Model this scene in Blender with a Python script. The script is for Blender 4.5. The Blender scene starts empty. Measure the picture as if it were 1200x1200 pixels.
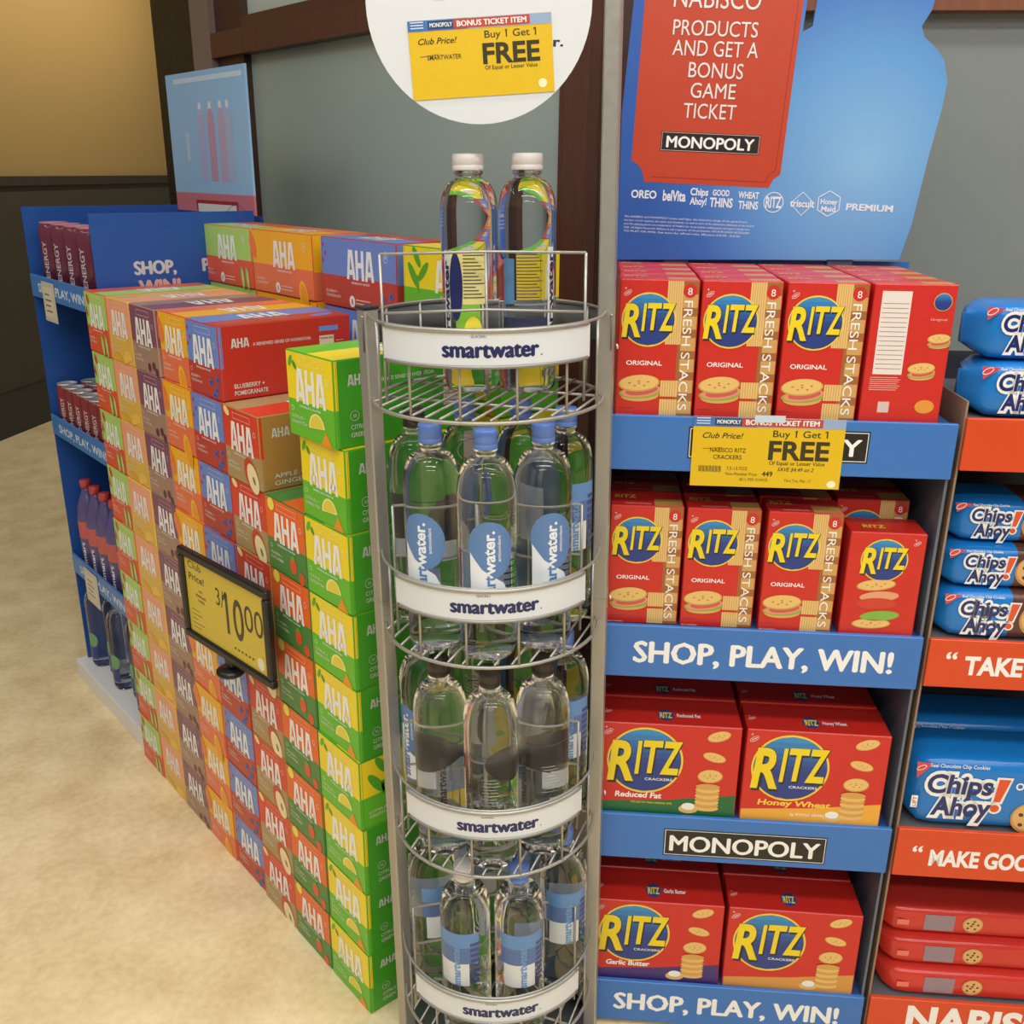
import bpy, bmesh, math, random
from math import sin, cos, pi, radians, sqrt
from mathutils import Vector, Matrix

random.seed(7)
S = bpy.context.scene
COL = S.collection

# ------------------------------------------------------------------ camera, world, light, exposure
CX, CY, CZ = -0.699, -1.1845, 1.4321
YAW, PITCH, ROLL = 0.7112, 0.3363, 0.0099
FWD = Vector((sin(YAW), cos(YAW), 0)); LAT = Vector((cos(YAW), -sin(YAW), 0))
cf = Vector((sin(YAW) * cos(PITCH), cos(YAW) * cos(PITCH), -sin(PITCH)))
cr = LAT.copy(); cu = cr.cross(cf)
r2 = cos(ROLL) * cr + sin(ROLL) * cu
u2 = -sin(ROLL) * cr + cos(ROLL) * cu
cam_d = bpy.data.cameras.new('camera'); cam = bpy.data.objects.new('camera', cam_d); COL.objects.link(cam)
M = Matrix.Identity(4)
for i in range(3):
    M[i][0] = r2[i]; M[i][1] = u2[i]; M[i][2] = -cf[i]
M[0][3], M[1][3], M[2][3] = CX, CY, CZ
cam.matrix_world = M
cam_d.sensor_width = 36; cam_d.lens = 36 * 1142.67 / 1200; cam_d.clip_start = 0.02
S.camera = cam

world = bpy.data.worlds.new('store'); S.world = world; world.use_nodes = True
bg = world.node_tree.nodes['Background']
bg.inputs[0].default_value = (1.0, 0.985, 0.965, 1); bg.inputs[1].default_value = 0.25
S.view_settings.view_transform = 'Standard'; S.view_settings.look = 'None'
S.view_settings.exposure = -0.28; S.view_settings.gamma = 1.0; S.view_settings.use_curve_mapping = False
S.cycles.max_bounces = 16; S.cycles.transmission_bounces = 16; S.cycles.transparent_max_bounces = 16
S.cycles.diffuse_bounces = 3; S.cycles.glossy_bounces = 6
S.cycles.use_denoising = True
S.cycles.sample_clamp_indirect = 4.0


def P(lat, fwd, z):
    v = Vector((CX, CY, 0)) + lat * LAT + fwd * FWD
    return Vector((v.x, v.y, z))


def strip_light(name, p, rz, length, width, watt, colr=(1.0, 0.985, 0.955)):
    l = bpy.data.lights.new(name, 'AREA'); l.shape = 'RECTANGLE'; l.size = length; l.size_y = width
    l.energy = watt; l.color = colr
    o = bpy.data.objects.new(name, l); o.location = p; o.rotation_euler = (0, 0, rz); COL.objects.link(o)
    return o


# rows of fluorescent fittings under the store ceiling
for k, (fw, w) in enumerate(((1.05, 50), (0.05, 48), (-1.3, 64), (-3.0, 66))):
    strip_light('ceiling_strip_light', P(0.35 if k else 1.1, fw, 3.0), -YAW, 6.4 if k == 0 else 3.4, 0.16, w)
strip_light('ceiling_strip_light', P(-2.6, 1.2, 3.1), pi / 2 - YAW, 2.4, 0.16, 16)
ww = strip_light('added_wall_fill_light', Vector((1.75, 4.55, 2.75)), 0, 2.6, 0.12, 26, (1.0, 0.88, 0.66))  # unseen fill lamp, added to brighten the olive wall but not the floor
ww.rotation_euler = Vector((-0.50, 0.58, -0.75)).to_track_quat('-Z', 'Y').to_euler()

# ------------------------------------------------------------------ materials


def lin(c):
    c = c / 255.0
    return c / 12.92 if c <= 0.04045 else ((c + 0.055) / 1.055) ** 2.4


MATS = {}


def mat(kind, rgb):
    key = (kind, tuple(rgb))
    if key in MATS:
        return MATS[key]
    m = bpy.data.materials.new('%s %d %d %d' % ((kind,) + tuple(rgb))); m.use_nodes = True
    nt = m.node_tree; b = nt.nodes['Principled BSDF']
    base = (lin(rgb[0]), lin(rgb[1]), lin(rgb[2]), 1)
    b.inputs['Base Color'].default_value = base
    rough, scale, amp = {'card': (0.34, 60, 0.10), 'ink': (0.36, 60, 0.08), 'matte': (0.6, 40, 0.12), 'paint': (0.42, 30, 0.10),
                         'steel': (0.36, 80, 0.12), 'plastic': (0.32, 50, 0.08), 'foil': (0.22, 35, 0.10), 'gloss': (0.12, 8, 0.05),
                         'wood': (0.4, 14, 0.12), 'label': (0.3, 50, 0.06), 'wall': (0.75, 6, 0.1)}[kind]
    tc = nt.nodes.new('ShaderNodeTexCoord')
    n = nt.nodes.new('ShaderNodeTexNoise'); n.inputs['Scale'].default_value = scale; n.inputs['Detail'].default_value = 3
    nt.links.new(tc.outputs['Object'], n.inputs['Vector'])
    mr = nt.nodes.new('ShaderNodeMapRange')
    mr.inputs['To Min'].default_value = max(0.02, rough - amp); mr.inputs['To Max'].default_value = rough + amp
    nt.links.new(n.outputs['Fac'], mr.inputs['Value']); nt.links.new(mr.outputs['Result'], b.inputs['Roughness'])
    if kind == 'steel':
        b.inputs['Metallic'].default_value = 0.55
    if kind == 'foil':
        bp = nt.nodes.new('ShaderNodeBump'); bp.inputs['Strength'].default_value = 0.25; bp.inputs['Distance'].default_value = 0.004
        nt.links.new(n.outputs['Fac'], bp.inputs['Height']); nt.links.new(bp.outputs['Normal'], b.inputs['Normal'])
    if kind == 'wood':
        n.inputs['Distortion'].default_value = 1.5
        mp = nt.nodes.new('ShaderNodeMapping'); mp.inputs['Scale'].default_value = (6, 6, 0.5)
        nt.links.new(tc.outputs['Object'], mp.inputs['Vector']); nt.links.new(mp.outputs['Vector'], n.inputs['Vector'])
        mx = nt.nodes.new('ShaderNodeMix'); mx.data_type = 'RGBA'
        mx.inputs['A'].default_value = tuple(0.75 * v for v in base[:3]) + (1,); mx.inputs['B'].default_value = tuple(1.25 * v for v in base[:3]) + (1,)
        nt.links.new(n.outputs['Fac'], mx.inputs['Factor']); nt.links.new(mx.outputs['Result'], b.inputs['Base Color'])
    MATS[key] = m
    return m


def clear_plastic(tint):
    key = ('clear', tint)
    if key in MATS:
        return MATS[key]
    m = bpy.data.materials.new('clear bottle'); m.use_nodes = True
    b = m.node_tree.nodes['Principled BSDF']
    b.inputs['Base Color'].default_value = tint + (1,)
    b.inputs['Transmission Weight'].default_value = 1.0; b.inputs['IOR'].default_value = 1.38
    nt = m.node_tree
    n = nt.nodes.new('ShaderNodeTexNoise'); n.inputs['Scale'].default_value = 30
    mr = nt.nodes.new('ShaderNodeMapRange'); mr.inputs['To Min'].default_value = 0.0; mr.inputs['To Max'].default_value = 0.04
    nt.links.new(n.outputs['Fac'], mr.inputs['Value']); nt.links.new(mr.outputs['Result'], b.inputs['Roughness'])
    MATS[key] = m
    return m


def ramp_material(name, stops, axis, lo, hi, rough=0.35, radial=None):
    """printed gradient that belongs to the board itself, laid out in the object's own space"""
    m = bpy.data.materials.new(name); m.use_nodes = True; nt = m.node_tree; b = nt.nodes['Principled BSDF']
    tc = nt.nodes.new('ShaderNodeTexCoord'); cr_ = nt.nodes.new('ShaderNodeValToRGB')
    if radial:
        vm = nt.nodes.new('ShaderNodeVectorMath'); vm.operation = 'DISTANCE'; vm.inputs[1].default_value = radial
        nt.links.new(tc.outputs['Object'], vm.inputs[0]); src = vm.outputs['Value']
    else:
        sx = nt.nodes.new('ShaderNodeSeparateXYZ'); nt.links.new(tc.outputs['Object'], sx.inputs[0]); src = sx.outputs[axis]
    mr = nt.nodes.new('ShaderNodeMapRange'); mr.inputs['From Min'].default_value = lo; mr.inputs['From Max'].default_value = hi
    nt.links.new(src, mr.inputs['Value']); nt.links.new(mr.outputs['Result'], cr_.inputs['Fac'])
    e = cr_.color_ramp.elements
    while len(e) < len(stops):
        e.new(0.5)
    for el, (p, c) in zip(e, stops):
        el.position = p; el.color = (lin(c[0]), lin(c[1]), lin(c[2]), 1)
    nt.links.new(cr_.outputs['Color'], b.inputs['Base Color']); b.inputs['Roughness'].default_value = rough
    return m


# ------------------------------------------------------------------ mesh builder
class MB:
    def __init__(s):
        s.v = []; s.f = []; s.m = []; s.sm = []; s.mats = []

    def mi(s, m):
        if m not in s.mats:
            s.mats.append(m)
        return s.mats.index(m)

    def add(s, vs, fs, m, smooth=False):
        o = len(s.v); k = s.mi(m); s.v += [tuple(p) for p in vs]
        for f in fs:
            s.f.append(tuple(o + i for i in f)); s.m.append(k); s.sm.append(smooth)

    def box(s, x0, x1, y0, y1, z0, z1, m):
        s.add([(x0, y0, z0), (x1, y0, z0), (x1, y1, z0), (x0, y1, z0), (x0, y0, z1), (x1, y0, z1), (x1, y1, z1), (x0, y1, z1)],
              [(0, 3, 2, 1), (4, 5, 6, 7), (0, 1, 5, 4), (1, 2, 6, 5), (2, 3, 7, 6), (3, 0, 4, 7)], m)

    def cbox(s, x0, x1, y0, y1, z0, z1, m, c=0.0015, faces=None):
        """chamfered box; faces maps '-x','+x','-y','+y','-z','+z' to a material"""
        faces = faces or {}
        lo = (x0, y0, z0); hi = (x1, y1, z1)
        ids = {}; vs = []

        def vid(axis, sg):
            key = (axis, sg)
            if key not in ids:
                p = [0, 0, 0]
                for a in range(3):
                    e = hi[a] if sg[a] > 0 else lo[a]
                    p[a] = e if a == axis else e - sg[a] * c
                ids[key] = len(vs); vs.append(tuple(p))
            return ids[key]
        jobs = []
        for a in range(3):
            b, d = (a + 1) % 3, (a + 2) % 3
            for sa in (-1, 1):
                q = []
                for sb, sd in ((-1, -1), (1, -1), (1, 1), (-1, 1)):
                    sg = [0, 0, 0]; sg[a] = sa; sg[b] = sb; sg[d] = sd; q.append(vid(a, tuple(sg)))
                if sa < 0:
                    q.reverse()
                jobs.append((q, faces.get(('-' if sa < 0 else '+') + 'xyz'[a], m)))
        for a in range(3):
            b, d = (a + 1) % 3, (a + 2) % 3
            for sb in (-1, 1):
                for sd in (-1, 1):
                    A = [0, 0, 0]; B = [0, 0, 0]
                    A[a] = -1; B[a] = 1
                    for w in (A, B):
                        w[b] = sb; w[d] = sd
                    A = tuple(A); B = tuple(B)
                    q = [vid(b, A), vid(b, B), vid(d, B), vid(d, A)]
                    if sb * sd > 0:
                        q.reverse()
                    jobs.append((q, m))
        for sx in (-1, 1):
            for sy in (-1, 1):
                for sz in (-1, 1):
                    sg = (sx, sy, sz); q = [vid(0, sg), vid(1, sg), vid(2, sg)]
                    if sx * sy * sz < 0:
                        q.reverse()
                    jobs.append((q, m))
        o = len(s.v); s.v += vs
        for q, mm in jobs:
            s.f.append(tuple(o + i for i in q)); s.m.append(s.mi(mm)); s.sm.append(False)

    def tube(s, pts, r, m, closed=False, n=8):
        pts = [Vector(p) for p in pts]; N = len(pts); vs = []; fs = []
        up = None
        for i in range(N):
            a = pts[i - 1] if (i > 0 or closed) else pts[i]; b = pts[(i + 1) % N] if (i < N - 1 or closed) else pts[i]
            t = (b - a).normalized()
            if up is None:
                up = Vector((0, 0, 1)) if abs(t.z) < 0.9 else Vector((1, 0, 0))
            x = t.cross(up)
            if x.length < 1e-4:
                x = t.cross(Vector((1, 0, 0)))
            x.normalize(); y = x.cross(t).normalized(); up = y
            for k in range(n):
                an = 2 * pi * k / n
                vs.append(pts[i] + r * (cos(an) * x + sin(an) * y))
        for i in range(N if closed else N - 1):
            j = (i + 1) % N
            for k in range(n):
                l = (k + 1) % n
                fs.append((i * n + k, i * n + l, j * n + l, j * n + k))
        if not closed:
            fs.append(tuple(range(n - 1, -1, -1))); fs.append(tuple((N - 1) * n + k for k in range(n)))
        s.add(vs, fs, m, True)

    def lathe(s, prof, m, n=36, wob=None, cx=0, cy=0, z=0):
        vs = []; fs = []
        for i, (r, h) in enumerate(prof):
            for k in range(n):
                a = 2 * pi * k / n; rr = r * (1 + (wob(i, k) if wob else 0))
                vs.append((cx + rr * cos(a), cy + rr * sin(a), z + h))
        for i in range(len(prof) - 1):
            for k in range(n):
                l = (k + 1) % n
                fs.append((i * n + k, i * n + l, (i + 1) * n + l, (i + 1) * n + k))
        if prof[0][0] > 1e-6:
            fs.append(tuple(range(n - 1, -1, -1)))
        if prof[-1][0] > 1e-6:
            fs.append(tuple((len(prof) - 1) * n + k for k in range(n)))
        s.add(vs, fs, m, True)

    def prism(s, pts, y0, y1, m, mside=None):
        """outline in x,z given counter-clockwise seen from -y, extruded along y"""
        n = len(pts)
        vs = [(x, y0, z) for x, z in pts] + [(x, y1, z) for x, z in pts]
        s.add(vs, [tuple(range(n))], m)
        s.add(vs, [tuple(range(2 * n - 1, n - 1, -1))] + [(j, i, n + i, n + j) for i, j in ((i, (i + 1) % n) for i in range(n))], mside or m)

    def art(s, a, o, U, V, eps=0.00022):
        o = Vector(o); U = Vector(U); V = Vector(V); N = U.cross(V)
        for vs, fs, m, ly in a.items:
            s.add([o + U * x + V * y + N * (eps * ly) for x, y in vs], fs, m)

    def wrap(s, a, r, z0, a0=0.0, step=0.006, eps=0.00022):
        """lay 2D art round a vertical cylinder, facing -y at a0"""
        for vs, fs, m, ly in a.items:
            bm = bmesh.new(); bv = [bm.verts.new((x, y, 0)) for x, y in vs]
            for f in fs:
                try:
                    bm.faces.new([bv[i] for i in f])
                except ValueError:
                    pass
            xs = [p[0] for p in vs]; k = math.floor(min(xs) / step) + 1
            while k * step < max(xs):
                bmesh.ops.bisect_plane(bm, geom=bm.verts[:] + bm.edges[:] + bm.faces[:], plane_co=(k * step, 0, 0), plane_no=(1, 0, 0))
                k += 1
            bm.verts.index_update(); R = r + eps * ly
            s.add([(R * sin(a0 + v.co.x / r), -R * cos(a0 + v.co.x / r), z0 + v.co.y) for v in bm.verts],
                  [[v.index for v in f.verts] for f in bm.faces], m, True)
            bm.free()

    def mesh(s, name):
        me = bpy.data.meshes.new(name); me.from_pydata(s.v, [], s.f)
        for m in s.mats:
            me.materials.append(m)
        me.polygons.foreach_set('material_index', s.m); me.polygons.foreach_set('use_smooth', s.sm)
        me.update()
        return me

    def obj(s, name, parent=None, loc=None, rot=None):
        return mkobj(name, s.mesh(name), parent, loc, rot)


def mkobj(name, data, parent=None, loc=None, rot=None):
    o = bpy.data.objects.new(name, data); COL.objects.link(o)
    if parent:
        o.parent = parent
    if loc:
        o.location = loc
    if rot:
        o.rotation_euler = rot
    return o


def tag(o, label, cat, group=None):
    o['label'] = label; o['category'] = cat
    if group:
        o['group'] = group
    return o


def thing(name, label, cat, loc=(0, 0, 0), rot=(0, 0, 0), group=None):
    o = bpy.data.objects.new(name, None); o.empty_display_size = 0.05; COL.objects.link(o)
    o.location = loc; o.rotation_euler = rot
    return tag(o, label, cat, group)


def dup(root, loc, rot=None, label=None):
    r = root.copy(); COL.objects.link(r); r.location = loc
    if rot is not None:
        r.rotation_euler = rot
    if label:
        r['label'] = label
    for ch in list(root.children):
        c = ch.copy(); COL.objects.link(c); c.parent = r
        for g in ch.children:
            d = g.copy(); COL.objects.link(d); d.parent = c
    return r


def struct(o):
    o['kind'] = 'structure'
    return o


# ------------------------------------------------------------------ flat printed art
TX = {}


def glyphs(s, bold, shear, gap):
    key = (s, bold, shear, gap)
    if key not in TX:
        cu_ = bpy.data.curves.new('type', 'FONT'); cu_.body = s; cu_.size = 1.0; cu_.offset = bold; cu_.shear = shear
        cu_.space_character = gap; cu_.resolution_u = 4 if len(s) < 14 else 2
        ob = bpy.data.objects.new('type', cu_); me = bpy.data.meshes.new_from_object(ob)
        vs = [(v.co.x, v.co.y) for v in me.vertices]; fs = [tuple(p.vertices) for p in me.polygons]
        bpy.data.objects.remove(ob); bpy.data.curves.remove(cu_); bpy.data.meshes.remove(me)
        xs = [v[0] for v in vs] or [0, 1]
        out = []
        for f in fs:   # keep every face looking at +normal
            a = sum(vs[f[i]][0] * vs[f[(i + 1) % len(f)]][1] - vs[f[(i + 1) % len(f)]][0] * vs[f[i]][1] for i in range(len(f)))
            out.append(f if a > 0 else tuple(reversed(f)))
        TX[key] = (vs, out, min(xs), max(xs))
    return TX[key]


CAP = 0.73   # cap height of the built-in face for size 1


class Art:
    def __init__(s, kind='ink'):
        s.items = []; s.kind = kind

    def m(s, c):
        return c if isinstance(c, bpy.types.Material) else mat(s.kind, c)

    def poly(s, pts, c, ly=1):
        a = sum(pts[i][0] * pts[(i + 1) % len(pts)][1] - pts[(i + 1) % len(pts)][0] * pts[i][1] for i in range(len(pts)))
        pts = list(pts) if a > 0 else list(reversed(pts))
        s.items.append((pts, [tuple(range(len(pts)))], s.m(c), ly)); return s

    def rect(s, x0, y0, x1, y1, c, ly=1):
        return s.poly([(x0, y0), (x1, y0), (x1, y1), (x0, y1)], c, ly)

    def ell(s, x, y, rx, ry, c, ly=1, rot=0, n=28, a0=0, a1=2 * pi):
        full = abs(a1 - a0 - 2 * pi) < 1e-6
        ps = []
        for i in range(n if full else n + 1):
            t = a0 + (a1 - a0) * i / n; px, py = rx * cos(t), ry * sin(t)
            ps.append((x + px * cos(rot) - py * sin(rot), y + px * sin(rot) + py * cos(rot)))
        return s.poly(ps, c, ly)

    def ring(s, x, y, rx, ry, w, c, ly=1, rot=0, n=28):
        vs = []
        for i in range(n):
            t = 2 * pi * i / n
            for d in (0, w):
                px, py = (rx - d) * cos(t), (ry - d) * sin(t)
                vs.append((x + px * cos(rot) - py * sin(rot), y + px * sin(rot) + py * cos(rot)))
        fs = [(2 * i, 2 * ((i + 1) % n), 2 * ((i + 1) % n) + 1, 2 * i + 1) for i in range(n)]
        s.items.append((vs, fs, s.m(c), ly)); return s

    def frame(s, x0, y0, x1, y1, w, c, ly=1):
        for q in ((x0, y0, x1, y0 + w), (x0, y1 - w, x1, y1), (x0, y0 + w, x0 + w, y1 - w), (x1 - w, y0 + w, x1, y1 - w)):
            s.rect(*q, c, ly)
        return s

    def line(s, x0, y0, x1, y1, w, c, ly=1):
        d = Vector((x1 - x0, y1 - y0)).normalized() * (w / 2)
        return s.poly([(x0 + d.y, y0 - d.x), (x1 + d.y, y1 - d.x), (x1 - d.y, y1 + d.x), (x0 - d.y, y0 + d.x)], c, ly)

    def fat(s, t, x, y, h, c, ly=2, w=None, al='l', k=.045, rot=0.0):
        for i, (dx, dy) in enumerate(((0, 0), (k, 0), (-k, 0), (0, .6 * k), (0, -.6 * k))):
            s.text(t, x + h * (dx * cos(rot) - dy * sin(rot)), y + h * (dx * sin(rot) + dy * cos(rot)), h, c, ly + .05 * i, w, al, 0.0, 0.0, rot)
        return s

    def text(s, t, x, y, h, c, ly=2, w=None, al='l', bold=0.0, shear=0.0, rot=0.0, gap=1.0):
        """h = height of the capitals, w = total width if it must fit"""
        vs, fs, a, b = glyphs(t, bold, shear, gap)
        sy = h / CAP; sx = (w / (b - a)) if w else sy
        W = (b - a) * sx; off = {'l': 0, 'c': -W / 2, 'r': -W}[al]
        ps = []
        for px, py in vs:
            qx, qy = (px - a) * sx + off, py * sy
            ps.append((x + qx * cos(rot) - qy * sin(rot), y + qx * sin(rot) + qy * cos(rot)))
        s.items.append((ps, fs, s.m(c), ly)); return s

    def put(s, other, x=0, y=0, k=1.0, rot=0.0, ly=0):
        for vs, fs, m, l in other.items:
            s.items.append(([(x + k * (a * cos(rot) - b * sin(rot)), y + k * (a * sin(rot) + b * cos(rot))) for a, b in vs], fs, m, l + ly))
        return s


WHITE = (244, 243, 238); CREAM = (238, 226, 190)


def letters_aha(a, x, y, w, h, c, ly=3):
    """the tall tight three-letter word mark"""
    k = w / 3.1

    def A(x0):
        W = k
        for q in ([(0, 0), (.25 * W, 0), (.39 * W, h), (.30 * W, h)], [(W, 0), (.61 * W, h), (.70 * W, h), (.75 * W, 0)][::-1]):
            pass
        a.poly([(x0, y), (x0 + .27 * W, y), (x0 + .5 * W, y + .80 * h), (x0 + .5 * W, y + h), (x0 + .26 * W, y + h)], c, ly)
        a.poly([(x0 + W, y), (x0 + .74 * W, y + h), (x0 + .5 * W, y + h), (x0 + .5 * W, y + .80 * h), (x0 + .73 * W, y)], c, ly)
        a.poly([(x0 + .24 * W, y + .16 * h), (x0 + .76 * W, y + .16 * h), (x0 + .70 * W, y + .33 * h), (x0 + .30 * W, y + .33 * h)], c, ly)
    A(x); A(x + w - k)
    hx = x + k + .06 * k; hw = .93 * k
    a.rect(hx, y, hx + .30 * hw, y + h, c, ly); a.rect(hx + .70 * hw, y, hx + hw, y + h, c, ly)
    a.rect(hx + .28 * hw, y + .42 * h, hx + .72 * hw, y + .60 * h, c, ly)


# ------------------------------------------------------------------ the room
def m_floor():
    m = bpy.data.materials.new('polished floor'); m.use_nodes = True; nt = m.node_tree; b = nt.nodes['Principled BSDF']
    tc = nt.nodes.new('ShaderNodeTexCoord')
    n = nt.nodes.new('ShaderNodeTexNoise'); n.inputs['Scale'].default_value = 7; n.inputs['Detail'].default_value = 6
    n2 = nt.nodes.new('ShaderNodeTexNoise'); n2.inputs['Scale'].default_value = 60; n2.inputs['Detail'].default_value = 4
    nt.links.new(tc.outputs['Object'], n.inputs['Vector']); nt.links.new(tc.outputs['Object'], n2.inputs['Vector'])
    ad = nt.nodes.new('ShaderNodeMath'); ad.operation = 'MULTIPLY_ADD'; ad.inputs[1].default_value = 0.5
    nt.links.new(n2.outputs['Fac'], ad.inputs[0]); nt.links.new(n.outputs['Fac'], ad.inputs[2])
    c = nt.nodes.new('ShaderNodeValToRGB'); nt.links.new(ad.outputs[0], c.inputs['Fac'])
    c.color_ramp.elements[0].position = 0.5; c.color_ramp.elements[0].color = (lin(220), lin(192), lin(142), 1)
    c.color_ramp.elements[1].position = 0.95; c.color_ramp.elements[1].color = (lin(250), lin(229), lin(182), 1)
    nt.links.new(c.outputs['Color'], b.inputs['Base Color']); b.inputs['Roughness'].default_value = 0.45
    return m


def quad_slab(p0, p1, z0, z1, th, m, mb=None):
    """upright slab from p0 to p1 (plan points), thickness th to the left of the direction"""
    mb = mb or MB(); d = Vector((p1[0] - p0[0], p1[1] - p0[1], 0)); n = Vector((-d.y, d.x, 0)).normalized() * th
    a = Vector((p0[0], p0[1], 0)); b = Vector((p1[0], p1[1], 0)); q = [a, b, b + n, a + n]
    vs = [v + Vector((0, 0, z0)) for v in q] + [v + Vector((0, 0, z1)) for v in q]
    fs = [(0, 3, 2, 1), (4, 5, 6, 7), (0, 1, 5, 4), (1, 2, 6, 5), (2, 3, 7, 6), (3, 0, 4, 7)]
    mb.add(vs, fs, m)
    return mb


mb = MB(); mb.box(-6, 7, -5, 11, -0.05, 0, m_floor()); struct(mb.obj('floor'))

XW = 0.76
BROWN = mat('wood', (92, 56, 42)); BROWN2 = mat('wood', (70, 42, 34)); BLACK = mat('paint', (26, 24, 22)); POST = mat('paint', (128, 112, 104))


def m_glass_panel(name, rgb):
    m = bpy.data.materials.new(name); m.use_nodes = True; nt = m.node_tree; b = nt.nodes['Principled BSDF']
    b.inputs['Base Color'].default_value = (lin(rgb[0]), lin(rgb[1]), lin(rgb[2]), 1); b.inputs['Roughness'].default_value = 0.22
    b.inputs['Coat Weight'].default_value = 0.5; b.inputs['Coat Roughness'].default_value = 0.05
    n = nt.nodes.new('ShaderNodeTexNoise'); n.inputs['Scale'].default_value = 2
    mr = nt.nodes.new('ShaderNodeMapRange'); mr.inputs['To Min'].default_value = 0.16; mr.inputs['To Max'].default_value = 0.30
    nt.links.new(n.outputs['Fac'], mr.inputs['Value']); nt.links.new(mr.outputs['Result'], b.inputs['Roughness'])
    return m


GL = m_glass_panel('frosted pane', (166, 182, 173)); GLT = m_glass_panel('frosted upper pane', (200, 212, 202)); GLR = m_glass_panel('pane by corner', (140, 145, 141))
# wall along the aisle: timber and frosted glass partition, seen behind the cartons
CORNER = P(0.165, 2.06, 0)
A_END = (XW, 2.36)
mb = MB(); quad_slab(A_END, (XW, CORNER.y), 0, 0.55, 0.06, BROWN2, mb); struct(mb.obj('wall_left'))


def window_a(name, y0, y1, z0, z1, glass, fw=0.03, fl=0.17):
    r = struct(thing(name, 'frosted glass partition window', 'window'))
    f = MB(); f.box(XW - 0.03, XW + 0.03, y0, y0 + fw, z0, z1, BROWN); f.box(XW - 0.03, XW + 0.03, y1 - fl, y1, z0, z1, BROWN2)
    f.box(XW - 0.03, XW + 0.03, y0 + fw, y1 - fl, z0, z0 + fw, BROWN); f.obj('window_frame', r)
    g = MB(); g.box(XW - 0.006, XW + 0.006, y0 + fw, y1 - fl, z0 + fw, z1, glass); g.obj('pane', r)
    for k in ('label', 'category'):
        del r[k]
    return r


CYN = CORNER.y
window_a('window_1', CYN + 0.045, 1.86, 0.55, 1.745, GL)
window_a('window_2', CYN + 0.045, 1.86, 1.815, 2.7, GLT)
mb = MB(); mb.box(XW - 0.05, XW + 0.05, CYN + 0.045, 1.859, 1.745, 1.812, BROWN); struct(mb.obj('trim_1'))
mb = MB(); mb.box(XW - 0.05, XW + 0.04, 1.86, 1.99, 0, 2.8, POST); struct(mb.obj('trim_2'))
mb = MB(); mb.box(XW - 0.02, XW + 0.14, 1.99, 2.36, 0, 2.8, BLACK); struct(mb.obj('trim_3'))
mb = MB(); mb.box(XW - 0.045, XW + 0.04, CYN - 0.02, CYN + 0.045, 0, 2.8, BROWN); struct(mb.obj('trim_4'))
# wall behind the cracker display, turning off at the corner
DA = -YAW + radians(-4.5)
du = Vector((cos(DA), sin(DA), 0)); dn = Vector((-sin(DA), cos(DA), 0))


def along(k, b=0.0):
    v = CORNER + du * k + dn * b
    return (v.x, v.y)


mb = quad_slab(along(0.0), along(2.6), 0, 0.5, 0.06, BROWN2); struct(mb.obj('wall_right'))
mb = quad_slab(along(0.0, -0.03), along(0.13, -0.03), 0.0, 2.8, 0.09, BROWN2); struct(mb.obj('trim_5'))
mb = quad_slab(along(0.13, -0.04), along(2.6, -0.04), 1.715, 1.81, 0.09, mat('wood', (132, 74, 44))); struct(mb.obj('trim_6'))
r = bpy.data.objects.new('window_3', None); COL.objects.link(r); struct(r)
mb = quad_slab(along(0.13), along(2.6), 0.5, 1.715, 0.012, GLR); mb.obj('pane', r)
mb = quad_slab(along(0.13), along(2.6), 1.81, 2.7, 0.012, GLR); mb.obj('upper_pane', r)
mb = quad_slab(along(0.13, -0.02), along(2.6, -0.02), 0.5, 0.56, 0.05, BROWN); mb.obj('window_frame', r)
# far olive wall with its dark dado
w0 = Vector((0.56, 4.635, 0)); wd = Vector((0.332, 0.287, 0)).normalized()
wa = w0 - wd * 2.6; wb = w0 + wd * 3.4


def pl(v):
    return (v.x, v.y)


mb = quad_slab(pl(wb), pl(wa), 0, 3.2, -0.1, mat('wall', (172, 142, 84))); struct(mb.obj('wall_back'))
off = Vector((wd.y, -wd.x, 0))
mb = quad_slab(pl(wa + off * 0.012), pl(wb + off * 0.012), 0.24, 1.33, 0.012, mat('wall', (66, 58, 42))); struct(mb.obj('trim_7'))
mb = quad_slab(pl(wa + off * 0.03), pl(wb + off * 0.03), 1.33, 1.38, 0.03, mat('wall', (54, 44, 30))); struct(mb.obj('trim_8'))
mb = quad_slab(pl(wa + off * 0.025), pl(wb + off * 0.025), 0, 0.24, 0.025, mat('paint', (34, 34, 33))); struct(mb.obj('baseboard_back'))

# ------------------------------------------------------------------ sparkling water cartons
CW, CH, CD = 0.134, 0.131, 0.264          # pitch along the aisle, pitch up, length into the stack
BW, BH, BD = 0.1315, 0.1302, 0.262        # the carton itself
LEMON = (248, 226, 90)


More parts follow.
